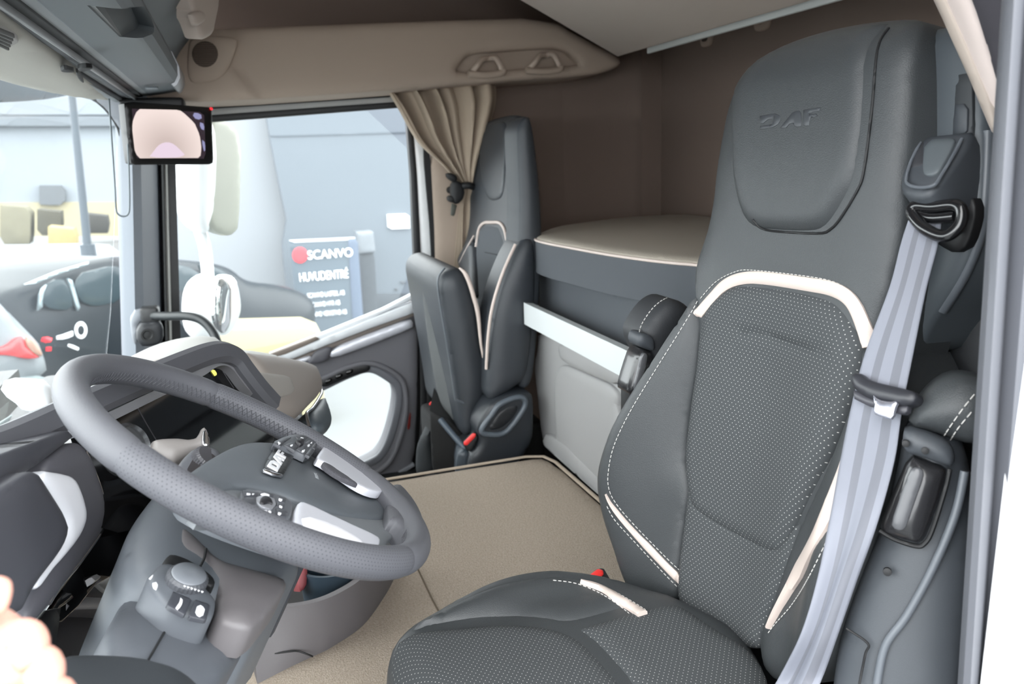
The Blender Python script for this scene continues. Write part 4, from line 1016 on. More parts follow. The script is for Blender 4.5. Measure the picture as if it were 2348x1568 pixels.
# belt tower behind the shoulder
FT = Fr((.70, .62, 1.0), (-1, 0, .05))
tow = panel('belt_tower', mat('tower_grey', (78, 84, 89), .45, bump=.12, bscale=1500), ds, FT, [(2108, 400), (2106, 240), (2112, 110), (2132, 76), (2165, 62), (2262, 60), (2272, 300), (2266, 500), (2252, 555), (2215, 640), (2150, 735), (2105, 830), (2075, 760), (2085, 560)], H=.014, R=.025, T=.10, res=.012, it=2)
panel('tower_slot', mat('slot_grey', (52, 55, 58), .6), tow, FT, [(2190, 172), (2230, 166), (2232, 300), (2230, 320), (2180, 320)], H=.002, R=.004, T=.004, off=.0125, res=.01, it=0)
panel('slot_slider', PLA, tow, FT, [(2190, 240), (2220, 237), (2218, 310), (2184, 312)], H=.002, R=.004, T=.002, off=.0155, res=.01, it=0)
tube('tower_edge', mat('edge_sheen', (92, 97, 103), .35), tow, [FT.at(*FT.hit(x, y, None, .004), .004) for x, y in ((2100, 420), (2101, 300), (2104, 190), (2110, 112))], .004, 8)
tube('tower_edge', MATS['edge_sheen'], tow, [FT.at(*FT.hit(x, y, None, .0), .0) for x, y in ((2266, 300), (2262, 400), (2254, 500), (2240, 560), (2205, 640), (2160, 712))], .006, 8)
panel('rear_shell', LEA_D, ds, Fr((.76, .66, .8), (-1, 0, .1)), [(2040, 520), (2150, 540), (2262, 330), (2300, 500), (2310, 1000), (2300, 1500), (1900, 1500), (1960, 1000)], H=.02, R=.05, T=.05, res=.03, it=1)
FA_ = fit([onX(2113, 318, .690), onX(2205, 308, .690), onX(2150, 450, .640), onX(2066, 430, .640)])
adj = panel('belt_adjuster', PLA, ds, FA_, [(2112, 320), (2205, 310), (2240, 305), (2228, 335), (2196, 385), (2164, 430), (2140, 455), (2110, 462), (2082, 456), (2068, 440), (2070, 405), (2084, 365)], H=.010, R=.02, T=.05, res=.008, it=1)
panel('adjuster_button', mat('button_grey', (84, 90, 94), .5), adj, FA_, [(2122, 322), (2192, 316), (2190, 330), (2168, 372), (2150, 402), (2118, 405), (2116, 380)], H=.003, R=.006, T=.004, off=.010, res=.006, it=1)
panel('adjuster_notch', mat('notch_dark', (48, 49, 53), .6), adj, FA_, [(2098, 345), (2120, 322), (2118, 382), (2086, 386)], H=.002, R=.004, T=.004, off=.009, res=.006, it=0)
tube('adjuster_rib', MATS['edge_sheen'], adj, [FA_.at(*FA_.hit(x, y, None, .011), .011) for x, y in ((2110, 326), (2088, 372), (2078, 410), (2084, 424), (2110, 430), (2142, 424), (2160, 400), (2186, 356), (2206, 318))], .0018, 6)
gd = tube('belt_guide', mat('guide_black', (22, 22, 24), .2, coat=.5), ds, [onX(x, y, xx) for x, y, xx in ((2092, 490, .635), (2100, 472, .638), (2140, 474, .642), (2190, 470, .645), (2206, 488, .645), (2198, 520, .642), (2165, 542, .636), (2120, 524, .632))], .006, 10, True)
tube('guide_bar', MATS['guide_black'], gd, [onX(2104, 492, .64), onX(2140, 500, .643), (onX(2192, 496, .645))], .006, 8)
panel('guide_plate', mat('plate_black', (24, 24, 26), .5), ds, Fr((.682, .6, .95), (-1, 0, .05)), [(2080, 466), (2180, 470), (2240, 440), (2238, 520), (2205, 590), (2150, 560), (2090, 520)], H=.004, R=.01, T=.01, res=.01, it=1)
# armrest by the aisle (far side), folded up
FAr = Fr((.63, 1.13, .8), (0, -1, 0))
ar = panel('armrest', LEA_D, ds, FAr, [(1462, 775), (1470, 750), (1495, 712), (1520, 690), (1545, 683), (1575, 700), (1580, 712), (1560, 760), (1530, 800), (1500, 860), (1488, 830)], H=.02, R=.03, T=.06, res=.01, it=2, off=-.01)
tag(ar, 'dark folded up armrest on the aisle side', None)
panel('armrest_cap', PLA, ar, FAr, [(1462, 764), (1482, 763), (1498, 775), (1500, 792), (1498, 806), (1480, 800), (1458, 792)], H=.008, R=.012, T=.03, off=.012, res=.006, it=1)
gp_ = panel('armrest_grip', mat('grip_black', (38, 38, 40), .22, coat=.3), ar, FAr, [(1462, 798), (1482, 800), (1496, 808), (1488, 850), (1476, 890), (1462, 910), (1440, 902), (1432, 896), (1444, 850)], H=.014, R=.018, T=.03, off=.004, res=.006, it=1)
panel('grip_recess', mat('grip_grey', (84, 85, 88), .25), gp_, FAr, [(1470, 812), (1480, 808), (1486, 816), (1478, 850), (1466, 892), (1456, 896), (1452, 888), (1462, 850)], H=.003, R=.005, T=.003, off=.018, res=.004, it=1)
box('armrest_pivot', PLA_B, ds, FAr.at(*FAr.hit(1470, 960, None, -.03), -.03), (.07, .03, .14), bev=.01)
stitch(ar, [(1466, 762), (1474, 740), (1498, 706), (1524, 686), (1548, 680)], bvh_of([o for o in (ar, *ar.children)]), r=.0009)
# armrest by the door (near side), folded up
FAn = fit([onY(2060, 1000, .56), onY(2200, 1030, .52), onY(2080, 1560, .51), onY(1930, 1530, .55)])
an = panel('armrest', PLA, ds, FAn, [(2074, 985), (2100, 960), (2170, 975), (2215, 1010), (2240, 1200), (2235, 1400), (2200, 1700), (1900, 1700), (1915, 1520), (1945, 1400), (1985, 1300), (2030, 1200), (2062, 1060)], H=.03, R=.05, T=.07, res=.012, it=2, off=-.02)
tag(an, 'grey plastic armrest folded up beside the door post', None)
panel('armrest_pad', LEA, an, FAn, [(2080, 975), (2088, 945), (2112, 905), (2150, 868), (2190, 852), (2240, 858), (2300, 880), (2300, 1010), (2230, 1020), (2180, 1005), (2120, 985)], H=.03, R=.04, T=.05, off=-.005, res=.009, it=2)
panel('armrest_cap', PLA, an, FAn, [(2070, 990), (2084, 980), (2120, 988), (2165, 1006), (2190, 1030), (2188, 1070), (2165, 1066), (2110, 1046), (2072, 1036)], H=.012, R=.016, T=.03, off=.016, res=.006, it=1)
for (x, y) in ((2077, 1015), (2121, 1031), (2034, 1317)):
    a, b = FAn.hit(x, y, None, .022); sc = .0022 if y < 1100 else .0026
    loft('screw_hole', RUB, an, [[FAn.at(a + r_ * math.cos(t), b + r_ * math.sin(t), h_) for t in np.linspace(0, 2 * math.pi, 13)[:-1]] for r_, h_ in ((sc * 1.5, .010), (sc * 1.5, .0295 if y < 1100 else .0145), (sc * .9, .030 if y < 1100 else .015))])
gn = panel('armrest_grip', MATS['grip_black'], an, FAn, [(2086, 1040), (2120, 1052), (2166, 1068), (2172, 1080), (2160, 1130), (2130, 1220), (2112, 1246), (2090, 1244), (2050, 1232), (2020, 1218), (2018, 1200), (2050, 1130)], H=.018, R=.022, T=.03, off=.006, res=.006, it=1)
panel('grip_recess', MATS['grip_grey'], gn, FAn, [(2086, 1078), (2098, 1070), (2116, 1074), (2120, 1090), (2098, 1150), (2080, 1205), (2070, 1218), (2050, 1214), (2043, 1200), (2060, 1150)], H=.003, R=.006, T=.003, off=.0235, res=.004, it=1)
tube('grip_shadow_gap', RUB, an, [FAn.at(*FAn.hit(x, y, None, .016), .016) for x, y in ((2016, 1216), (2050, 1236), (2100, 1252), (2120, 1246), (2138, 1215), (2168, 1120), (2178, 1075))], .0022, 6)
tube('armrest_crease', RUB, an, [FAn.at(*FAn.hit(x, y, None, .012), .012) for x, y in ((1940, 1440), (1990, 1475), (1984, 1500), (1970, 1570))], .0012, 6)
tube('armrest_rib', MATS['edge_sheen'], an, [FAn.at(*FAn.hit(x, y, None, .012), .012) for x, y in ((2212, 1080), (2190, 1180), (2140, 1300), (2080, 1410), (2030, 1480), (2010, 1570))], .004, 8)
stitch(an, [(2164, 1000), (2180, 975), (2205, 940), (2234, 905)], bvh_of([o for o in (an, *an.children)]), step=.009, ln=.006)
stitch(an, [(2178, 1010), (2196, 982), (2218, 955), (2238, 930)], bvh_of([o for o in (an, *an.children)]), step=.009, ln=.006)
panel('side_cover', LEA_D, ds, Fr((.68, .53, .5), (-.8, -.6, .1)), [(2150, 1240), (2220, 1100), (2280, 1000), (2300, 1700), (2060, 1700), (2100, 1420)], H=.02, R=.04, T=.05, res=.02, it=1)
# buckle by the cushion
bk = panel('belt_buckle', PLA_B, ds, fit([onY(1340, 1340, 1.02), onY(1395, 1300, 1.02), onY(1410, 1345, .99), onY(1360, 1350, .99)]), [(1338, 1334), (1366, 1312), (1376, 1304), (1386, 1306), (1398, 1326), (1408, 1350), (1380, 1360), (1345, 1350)], H=.006, R=.01, T=.025, res=.005, it=0)
panel('buckle_button', RED, bk, fit([onY(1340, 1340, 1.02), onY(1395, 1300, 1.02), onY(1410, 1345, .99), onY(1360, 1350, .99)]), [(1334, 1332), (1371, 1305), (1383, 1308), (1384, 1316), (1362, 1338), (1345, 1336)], H=.004, R=.006, T=.004, off=.0065, res=.004, it=0)
# ------------------------------------------------------------------ seat belt
sbt = thing('seat_belt', 'silver grey seat belt hanging down the door side of the driver seat', 'seat belt', onX(1900, 1500, .47))
cl_ = [(2122, 498, .632), (2106, 560, .622), (2080, 660, .606), (2040, 810, .582), (2012, 930, .566), (1990, 1050, .550), (1955, 1190, .530), (1920, 1320, .512), (1875, 1450, .500), (1825, 1570, .490), (1780, 1680, .48)]
wr = [(2086, 2160), (2066, 2150), (2040, 2124), (1985, 2094), (1954, 2070), (1930, 2052), (1906, 2012), (1880, 1962), (1840, 1916), (1780, 1874), (1730, 1830)]
rows = []
bvs = bvh_of([o for o in ds.children_recursive if o.type == 'MESH' and not o.name.startswith(('belt', 'guide', 'tower', 'slot', 'rear_shell', 'adjuster'))])
def clear(px, py, xx):
    p = onX(px, py, xx); c = cast(bvs, px, py)
    if c is None: return p
    d = p - EYE; L1, L2 = np.linalg.norm(d), np.linalg.norm(c[0] - EYE) - .012
    return EYE + d * min(1, L2 / L1)
for (x, y, xx), (l, r_) in zip(cl_, wr):
    k_ = 1.0
    for q in np.linspace(0, 1, 7):
        px_, py_ = l + (r_ - l) * q, y - (0 if y > 520 else 2) + 8 * q
        p = onX(px_, py_, xx + .018 * q); c = cast(bvs, px_, py_)
        if c is not None: k_ = min(k_, (np.linalg.norm(c[0] - EYE) - .012) / np.linalg.norm(p - EYE))
    pl2 = EYE + (onX(l, y - (0 if y > 520 else 2), xx) - EYE) * k_; pr2 = EYE + (onX(r_, y + 6, xx + .018) - EYE) * k_
    rows.append(np.concatenate([pl2, pr2]))
R0 = np.array(rows)
rows = list(R0)
rows = catmull(rows, 8)
V, Fq, UV = [], [], []
k = 16; nr = len(rows)
for i, rw in enumerate(rows):
    a, b = rw[:3], rw[3:]
    t_ = i / (nr - 1); rip = .004 * ss(.45, .75, t_)
    for j in range(k + 1):
        s_ = j / k; p = a * (1 - s_) + b * s_; p = p + np.array([-1, -.4, 0]) * (rip * math.sin(s_ * 9 + 2 * t_)); V.append(p); UV.append((s_ * .047, t_ * 1.1))
for i in range(nr - 1):
    for j in range(k): Fq.append([i * (k + 1) + j, i * (k + 1) + j + 1, (i + 1) * (k + 1) + j + 1, (i + 1) * (k + 1) + j])
def webbing_mat():
    m = WEB; nt = m.node_tree; N = nt.nodes; L = nt.links; b = N['Principled BSDF']
    uv = N.new('ShaderNodeUVMap'); sp = N.new('ShaderNodeSeparateXYZ'); L.new(uv.outputs[0], sp.inputs[0])
    r = N.new('ShaderNodeValToRGB'); r.color_ramp.interpolation = 'CONSTANT'
    dv = N.new('ShaderNodeMath'); dv.operation = 'DIVIDE'; dv.inputs[1].default_value = .047; L.new(sp.outputs[0], dv.inputs[0]); L.new(dv.outputs[0], r.inputs[0])
    A_, B_ = (*lin((124, 127, 137)), 1), (*lin((104, 106, 114)), 1)
    r.color_ramp.elements[0].color = A_; r.color_ramp.elements[1].position = .26; r.color_ramp.elements[1].color = B_
    for p_, c_ in ((.42, A_), (.58, A_), (.66, B_), (.84, A_)):
        e = r.color_ramp.elements.new(p_); e.color = c_
    L.new(r.outputs[0], b.inputs['Base Color'])
    wv = N.new('ShaderNodeTexWave'); wv.bands_direction = 'Y'; wv.inputs['Scale'].default_value = 260; L.new(uv.outputs[0], wv.inputs[0])
    bp = [n for n in N if n.type == 'BUMP'][0]; L.new(wv.outputs['Fac'], bp.inputs['Height']); bp.inputs['Distance'].default_value = .0006
webbing_mat()
wbm = mesh('webbing', V, Fq, WEB, sbt, uvs=UV, auto=80)
sm_ = wbm.modifiers.new('thick', 'SOLIDIFY'); sm_.thickness = .0016; sm_.offset = -1
FTg = fit([onX(1952, 872, .572), onX(2106, 905, .590), onX(2100, 940, .584), onX(1950, 915, .566)])
tg = panel('belt_tongue', mat('tongue_black', (44, 45, 50), .4), sbt, FTg, [(1954, 862), (1962, 854), (1980, 858), (1990, 872), (2090, 895), (2102, 900), (2108, 912), (2100, 926), (2086, 930), (2055, 930), (2048, 926), (2000, 918), (1968, 900), (1954, 884)], H=.006, R=.008, T=.010, off=.010, res=.005, it=1)
panel('tongue_slot_bar', mat('tongue_grey', (64, 64, 70), .4), tg, FTg, [(1958, 894), (1998, 908), (2084, 930), (2082, 948), (2070, 950), (1990, 930), (1958, 914)], H=.003, R=.005, T=.006, off=.006, res=.005, it=0)
tp_ = panel('tongue_plate', mat('tongue_metal', (190, 192, 204), .25, metal=.8), tg, FTg, [(2000, 902), (2010, 914), (2036, 922), (2062, 918), (2052, 935), (2050, 955), (2042, 962), (2008, 952), (2003, 945), (2006, 925)], H=.0015, R=.003, T=.003, off=.017, res=.004, it=1)
panel('plate_hole', mat('hole_light', (206, 206, 214), .5), tp_, FTg, [(2014, 930), (2038, 936), (2037, 944), (2013, 938)], H=.001, R=.002, T=.001, off=.0182, res=.004, it=0)
# ------------------------------------------------------------------ passenger seat with its cushion tipped up
ps = thing('passenger_seat', 'black leather passenger seat with tipped up cushion by the far door', 'seat', (.62, 2.28, .05))
FP = Fr((.74, 2.28, .80), (-math.cos(t10), 0, math.sin(t10)))
LEA_P = mat('passenger_leather', (52, 56, 61), .45, bump=.2, bscale=900, spec=.5)
pb_ = panel('backrest', LEA_P, ps, FP, [(1086, 520), (1084, 400), (1086, 325), (1098, 295), (1116, 282), (1152, 267), (1196, 262), (1190, 285), (1186, 370), (1190, 470), (1188, 550), (1160, 640), (1135, 720), (1125, 850), (1110, 850), (1090, 700), (1054, 602), (1068, 565)], H=.02, R=.04, T=.03, res=.014, it=2)
panel('headrest_pad', LEA_P, pb_, FP, [(1100, 320), (1125, 285), (1160, 275), (1163, 308), (1160, 400), (1156, 440), (1148, 458), (1124, 461), (1112, 440), (1104, 400)], H=.006, R=.012, T=.004, off=.019, res=.01, it=2)
# side of the backrest
FPs = Fr((.8, 2.02, .9), (0, -1, 0))
panel('backrest_side', LEA_P, ps, FPs, [(1186, 292), (1194, 272), (1205, 266), (1214, 272), (1220, 295), (1227, 345), (1236, 430), (1241, 520), (1240, 600), (1228, 800), (1216, 890), (1180, 890), (1180, 640), (1188, 540), (1190, 460), (1186, 370), (1184, 300)], H=.02, R=.04, T=.10, res=.012, it=2)
tube('side_seam', RUB, pb_, [FP.at(*FP.hit(x, y, None, .016), .016) for x, y in ((1190, 284), (1187, 310), (1186, 370), (1190, 465), (1188, 545))], .003, 6)
pc_ = panel('backrest_centre', FAB_P, ps, FP, [(1094, 570), (1102, 525), (1112, 514), (1144, 514), (1153, 526), (1168, 580), (1150, 640), (1126, 710), (1112, 760), (1098, 690), (1092, 640)], H=.008, R=.02, T=.01, off=.014, res=.012, it=1)
tube('centre_crease', mat('crease_dark', (34, 37, 40), .8), pc_, [FP.at(*FP.hit(x, y, None, .0225), .0225) for x, y in ((1112, 578), (1130, 582), (1150, 586))], .0016, 6)
bl1 = panel('backrest_bolster', LEA_P, ps, FP, [(1087, 540), (1092, 568), (1096, 620), (1100, 700), (1080, 640), (1052, 606), (1066, 570)], H=.02, R=.03, T=.03, off=.02, res=.012, it=1)
bl2 = panel('backrest_bolster', LEA_P, ps, FPs, [(1184, 556), (1212, 540), (1224, 560), (1226, 640), (1222, 720), (1214, 800), (1204, 868), (1158, 900), (1112, 924), (1114, 850), (1118, 775), (1127, 704), (1150, 630)], H=.03, R=.05, T=.10, off=.01, res=.014, it=2)
tube('beige_band', PIPE, pc_, [FP.at(*FP.hit(x, y, None, .022), .022) for x, y in ((1092, 566), (1096, 535), (1101, 520), (1111, 511), (1128, 510), (1145, 511), (1156, 524), (1162, 548), (1169, 574))], .0055, 8)
tube('beige_band', PIPE, bl2, [FPs.at(*FPs.hit(x, y, None, o_), o_) for x, y, o_ in ((1182, 560, .03), (1152, 628, .035), (1129, 703, .035), (1119, 774, .03), (1115, 846, .02))], .0045, 8)
tube('beige_band', PIPE, bl1, [FP.at(*FP.hit(x, y, None, .038), .038) for x, y in ((1087, 540), (1070, 570), (1054, 602))], .003, 8)
# tipped up cushion
FPc = Fr((.55, 2.06, .7), (.0, -1, 0))
CSH = [(1000, 652), (1012, 622), (1044, 612), (1060, 620), (1077, 645), (1094, 714), (1102, 789), (1114, 850), (1108, 917), (1090, 932), (1086, 990), (1062, 998), (1053, 985), (1045, 917), (1036, 860), (1022, 774), (1007, 690)]
cu_ = panel('cushion', LEA_P, ps, FPc, CSH, H=.035, R=.06, T=.43, res=.014, it=2, off=-.02)
tag(cu_, 'seat cushion tipped up on edge', None)
FPu = Fr((.505, 2.30, .7), (-.96, -.26, 0))
panel('cushion_underside', mat('underside_fabric', (78, 81, 82), .8, bump=.3, bscale=1300), cu_, FPu, [(966, 622), (990, 632), (1003, 672), (1016, 774), (1032, 866), (1042, 925), (1052, 978), (1036, 964), (1006, 915), (990, 830), (974, 720)], H=.006, R=.015, T=.02, off=.012, res=.014, it=1)
tube('beige_band', PIPE, cu_, [FPc.at(*FPc.hit(x, y, None, o_), o_) for x, y, o_ in ((1053, 614, .004), (1066, 626, .012), (1077, 650, .014), (1086, 680, .014), (1096, 720, .014), (1103, 790, .014), (1113, 846, .010))], lambda t: .0065 * min(1, .4 + 3 * t, .3 + 2 * (1 - t)), 8)
for pl in ([(1044, 916), (1066, 924), (1086, 930)], [(1020, 614), (1004, 640), (1008, 690), (1022, 772), (1036, 860), (1044, 916)]):
    tube('cushion_seam', mat('seam_sheen', (86, 92, 98), .4), cu_, [FPc.at(*FPc.hit(x, y, None, .002), .002) for x, y in pl], .003, 6)
# side cover of the mechanism
FPb = Fr((.7, 1.98, .4), (0, -1, 0))
COV = mat('cover_black', (40, 44, 49), .4)
sc_ = panel('side_cover', COV, ps, FPb, [(1090, 978), (1114, 930), (1143, 910), (1180, 898), (1210, 897), (1221, 905), (1222, 960), (1219, 1010), (1194, 1050), (1160, 1090), (1080, 1100), (1068, 1090), (1076, 1040), (1092, 1030), (1100, 1004)], H=.014, R=.02, T=.36, res=.012, it=1)
ringc = [FPb.at(*FPb.hit(x, y, None, .014), .014) for x, y in ((1104, 986), (1128, 950), (1146, 927), (1184, 911), (1203, 916), (1199, 940), (1160, 990), (1122, 996))]
tube('cover_rim', mat('cover_rim_grey', (84, 92, 100), .4), sc_, ringc, .008, 8, True, 5)
panel('cover_recess', mat('recess_black', (26, 29, 33), .45), sc_, FPb, [(1120, 980), (1140, 950), (1156, 936), (1184, 926), (1190, 938), (1160, 976), (1126, 988)], H=.003, R=.006, T=.004, off=.013, res=.01, it=1)
panel('seat_plinth', mat('plinth_black', (9, 10, 11), .7), ps, Fr((.62, 2.1, .25), (-.3, -1, 0)), [(985, 940), (1030, 960), (1080, 1010), (1090, 1100), (1000, 1110), (990, 1060)], H=.01, R=.02, T=.25, res=.02, it=0)
box('seat_plinth', MATS['plinth_black'], ps, (.66, 2.32, .16), (.32, .36, .30), bev=.02)
tube('tilt_bar', mat('bar_grey', (70, 80, 90), .4), ps, [onY(1010, 962, 2.12), onY(1040, 998, 2.07), onY(1070, 1032, 2.02)], .009, 10)
panel('front_post', mat('post_cover', (58, 66, 74), .4), ps, Fr((.6, 1.99, .3), (-.2, -1, 0)), [(1046, 1042), (1060, 1030), (1078, 1034), (1082, 1100), (1044, 1104)], H=.01, R=.012, T=.06, res=.01, it=1)
# buckles
for (pts, pts2, y_) in (([(1062, 1018), (1084, 994), (1093, 994), (1096, 1006), (1080, 1036), (1068, 1030)], [(1063, 1014), (1083, 994), (1092, 994), (1090, 1002), (1070, 1022), (1063, 1020)], 1.965),
                        ([(984, 930), (998, 913), (1008, 915), (1006, 940), (990, 945)], [(984, 925), (996, 912), (1001, 913), (1000, 919), (988, 929), (984, 929)], 2.42)):
    f_ = Fr((.6, y_, .3), (-.3, -1, .1))
    k_ = panel('belt_buckle', RUB, ps, f_, pts, H=.004, R=.008, T=.03, res=.008, it=0)
    panel('buckle_button', RED, k_, f_, pts2, H=.003, R=.006, T=.004, off=.005, res=.006, it=0)
bt = panel('belt_webbing', mat('black_webbing', (22, 23, 26), .6), ps, Fr((.60, 2.60, .5), (0, -1, 0)), [(962, 760), (968, 755), (975, 850), (980, 930), (975, 1000), (962, 1020), (966, 930)], H=.002, R=.005, T=.004, res=.02, it=1)
gt = panel('gaiter', mat('gaiter_black', (46, 50, 53), .7), None, Fr((.52, 2.30, .3), (-.4, -1, 0)), [(957, 1004), (986, 990), (992, 1040), (1002, 1086), (960, 1090), (952, 1078)], H=.02, R=.03, T=.12, res=.014, it=1)
tag(gt, 'black rubber gaiter on the floor between passenger seat and door', 'gaiter')
# ------------------------------------------------------------------ steering wheel
WC = np.array([-.0106, .8534, .7899]); TI, RW, RT, YA = .6036, .1978, .0158, .0454
wn = np.array([math.sin(TI) * math.cos(YA), math.sin(TI) * math.sin(YA), math.cos(TI)])
FW2 = Fr(WC, wn, (0, 1, 0))
sw = thing('steering_wheel', 'grey leather steering wheel with a badge and silver spoke inserts', 'steering wheel', WC - wn * .02)
RIML = mat('rim_leather', (82, 83, 88), .5, bump=.22, bscale=1100, spec=.45)
RIMP = dots_mat('rim_perforated', (82, 83, 88), (54, 54, 59), .0042, .0031, .00055, .5, True, 1.0, .3)
def rim_ang(px_, py_):
    a, b = FW2.hit(px_, py_); return math.atan2(b, a)
def rim_pt(t, r=RW, h=0): return FW2.at(r * math.cos(t), r * math.sin(t), h)
def rim_arc(name, m, t0, t1, r=RT, shrink=False):
    n = max(int(abs(t1 - t0) / .03), 6); V, Fq, UV = [], [], []; k = 24
    for i in range(n + 1):
        t = t0 + (t1 - t0) * i / n; e = 1.0
        if shrink: e = .93 + .07 * min(1, min(i, n - i) / 1.2)
        rad = np.array(FW2.u) * math.cos(t) + np.array(FW2.v) * math.sin(t)
        for j in range(k):
            g = 2 * math.pi * j / k
            V.append(WC + rad * (RW + r * e * math.cos(g)) + wn * (r * 1.08 * e * math.sin(g))); UV.append((RW * t, r * g))
    for i in range(n):
        for j in range(k): Fq.append([i * k + j, i * k + (j + 1) % k, (i + 1) * k + (j + 1) % k, (i + 1) * k + j])
    return mesh(name, V, Fq, m, sw, uvs=UV, auto=70)
aL, aB, aT = rim_ang(300, 1050), rim_ang(905, 1275), rim_ang(482, 900)
aE = rim_ang(900, 1110)
def unwrap(x, ref):
    while x < ref: x += 2 * math.pi
    return x
# going counter-clockwise from the seam at lower left: perforated, bottom, right perforated, front smooth
t0 = aL; t1 = unwrap(aB, t0); t2 = unwrap(aE, t1); t3 = unwrap(aT, t2); t4 = t0 + 2 * math.pi
rim_arc('rim_section', RIMP, t0, t1, shrink=True); rim_arc('rim_section', RIML, t1, t2, shrink=True); rim_arc('rim_section', RIMP, t2, t3, shrink=True); rim_arc('rim_section', RIML, t3, t4, shrink=True)
# laced seam along the inside of the rim
def lacing(ta, tb, parent=sw, st=.035):
    V, Fq = [], []
    n = int(abs(tb - ta) / st); pts = []
    def sp_(t, g): 
        rad = np.array(FW2.u) * math.cos(t) + np.array(FW2.v) * math.sin(t)
        return WC + rad * (RW + (RT + .0004) * math.cos(g)) + wn * ((RT + .0004) * 1.08 * math.sin(g))
    segs = []
    for i in range(n):
        a = ta + (tb - ta) * i / n; b = ta + (tb - ta) * (i + 1) / n
        g0, g1 = math.radians(163), math.radians(200)
        segs.append([sp_(a + (b - a) * q, g0 + (g1 - g0) * q) for q in (0, .5, 1)]); segs.append([sp_(b - (b - a) * q, g0 + (g1 - g0) * q) for q in (0, .5, 1)])
    for s_ in segs:
        base = len(V); t = _n(s_[2] - s_[0]); x = _n(np.cross(t, wn)); y = np.cross(t, x)
        for c in s_:
            for k in range(4):
                g = k * math.pi / 2; V.append(c + (x * math.cos(g) + y * math.sin(g)) * .00045)
        for c in range(2):
            for k in range(4): Fq.append([base + c * 4 + k, base + c * 4 + (k + 1) % 4, base + c * 4 + 4 + (k + 1) % 4, base + c * 4 + 4 + k])
    return mesh('rim_lacing', V, Fq, THREAD_D, parent)
lacing(t2 + .55, t4 - .35); lacing(t1 + .15, t1 + .5)
HUBM = mat('hub_cover', (80, 85, 90), .5, bump=.2, bscale=1300)
def hubS(a, b): return -.012 + .006 * max(0, 1 - (a * a + b * b) / .013)
HUB = [(400, 1112), (428, 1090), (477, 1057), (528, 1029), (566, 1018), (604, 1015), (640, 1022), (680, 1035), (720, 1058), (780, 1100), (822, 1117), (888, 1150), (888, 1192), (850, 1192), (799, 1186), (740, 1172), (681, 1152), (645, 1136), (604, 1125), (553, 1118), (515, 1122), (485, 1142), (440, 1150), (405, 1140)]
hub = panel('hub_cover', HUBM, sw, FW2, HUB, hubS, H=.006, R=.02, T=.012, res=.008, it=2)
spk = panel('spoke_frame', mat('spoke_grey', (104, 108, 112), .45), sw, FW2, [(440, 1180), (470, 1120), (560, 1105), (640, 1010), (660, 996), (720, 1000), (790, 1035), (850, 1075), (890, 1115), (900, 1140), (940, 1165), (940, 1215), (890, 1235), (880, 1262), (830, 1268), (730, 1245), (640, 1215), (540, 1180)], lambda a, b: -.016, H=.004, R=.01, T=.016, res=.01, it=1)
panel('lower_spoke', RIML, sw, FW2, [(886, 1126), (904, 1110), (935, 1135), (965, 1180), (978, 1236), (945, 1256), (930, 1236), (916, 1212), (902, 1199), (886, 1198)], lambda a, b: -.002, H=.008, R=.015, T=.02, res=.006, it=2)
# silver inserts
for pts, nm in (([(750, 1013), (778, 1030), (834, 1063), (866, 1095), (876, 1116), (876, 1131), (850, 1127), (819, 1113), (778, 1085), (737, 1058), (722, 1052), (738, 1030)], 'spoke_insert'), ([(684, 1152), (700, 1153), (780, 1192), (865, 1230), (872, 1240), (866, 1256), (834, 1255), (780, 1244), (732, 1231), (676, 1213), (676, 1170)], 'spoke_insert')):
    zz = (lambda a, b: .006) if pts[0][0] == 750 else (lambda a, b: -.004)
    ins = panel(nm, SILV, sw, FW2, pts, zz, H=.002, R=.005, T=.008, res=.005, it=1)
    if pts[0][0] == 750: panel('grip_slot', mat('slot_perforated', (70, 70, 76), .7, bump=.8, bscale=900), ins, FW2, [(738, 1059), (752, 1064), (788, 1088), (824, 1113), (812, 1110), (774, 1093), (741, 1070)], zz, H=.002, R=.004, T=.004, off=.006, res=.004, it=1)
    else: panel('insert_facet', mat('silver_facet', (226, 226, 232), .4, metal=.1), ins, FW2, [(690, 1180), (760, 1200), (830, 1238), (834, 1252), (780, 1240), (700, 1216)], zz, H=.003, R=.02, T=.002, off=.003, res=.005, it=1)
# switch pods
PODM = mat('pod_grey', (84, 87, 92), .4); BTN = mat('button_dark', (66, 68, 73), .4); ICON = mat('icon_white', (226, 228, 232), .5)
pod1 = panel('switch_pod', PODM, sw, FW2, [(551, 1121), (604, 1126), (671, 1147), (668, 1180), (664, 1192), (630, 1188), (590, 1178), (553, 1163)], lambda a, b: -.007, H=.002, R=.008, T=.02, res=.005, it=1)
pod2 = panel('switch_pod', PODM, sw, FW2, [(620, 1016), (656, 1000), (681, 995), (710, 1003), (730, 1018), (708, 1050), (679, 1036), (650, 1026)], lambda a, b: .006, H=.002, R=.005, T=.008, res=.005, it=1)
def podz(pod): return (lambda a, b: .006) if pod is pod2 else (lambda a, b: -.007)
def btn(pod, pts, m=BTN, off=.0025, h=.0009):
    return panel('switch_button', m, pod, FW2, pts, podz(pod), H=h, R=.0016, T=.003, off=off, res=.003, it=0)
def icon(pod, pts, off=.0042):
    return panel('switch_icon', ICON, pod, FW2, pts, podz(pod), H=.0003, R=.001, T=.001, off=off, res=.004, it=0)
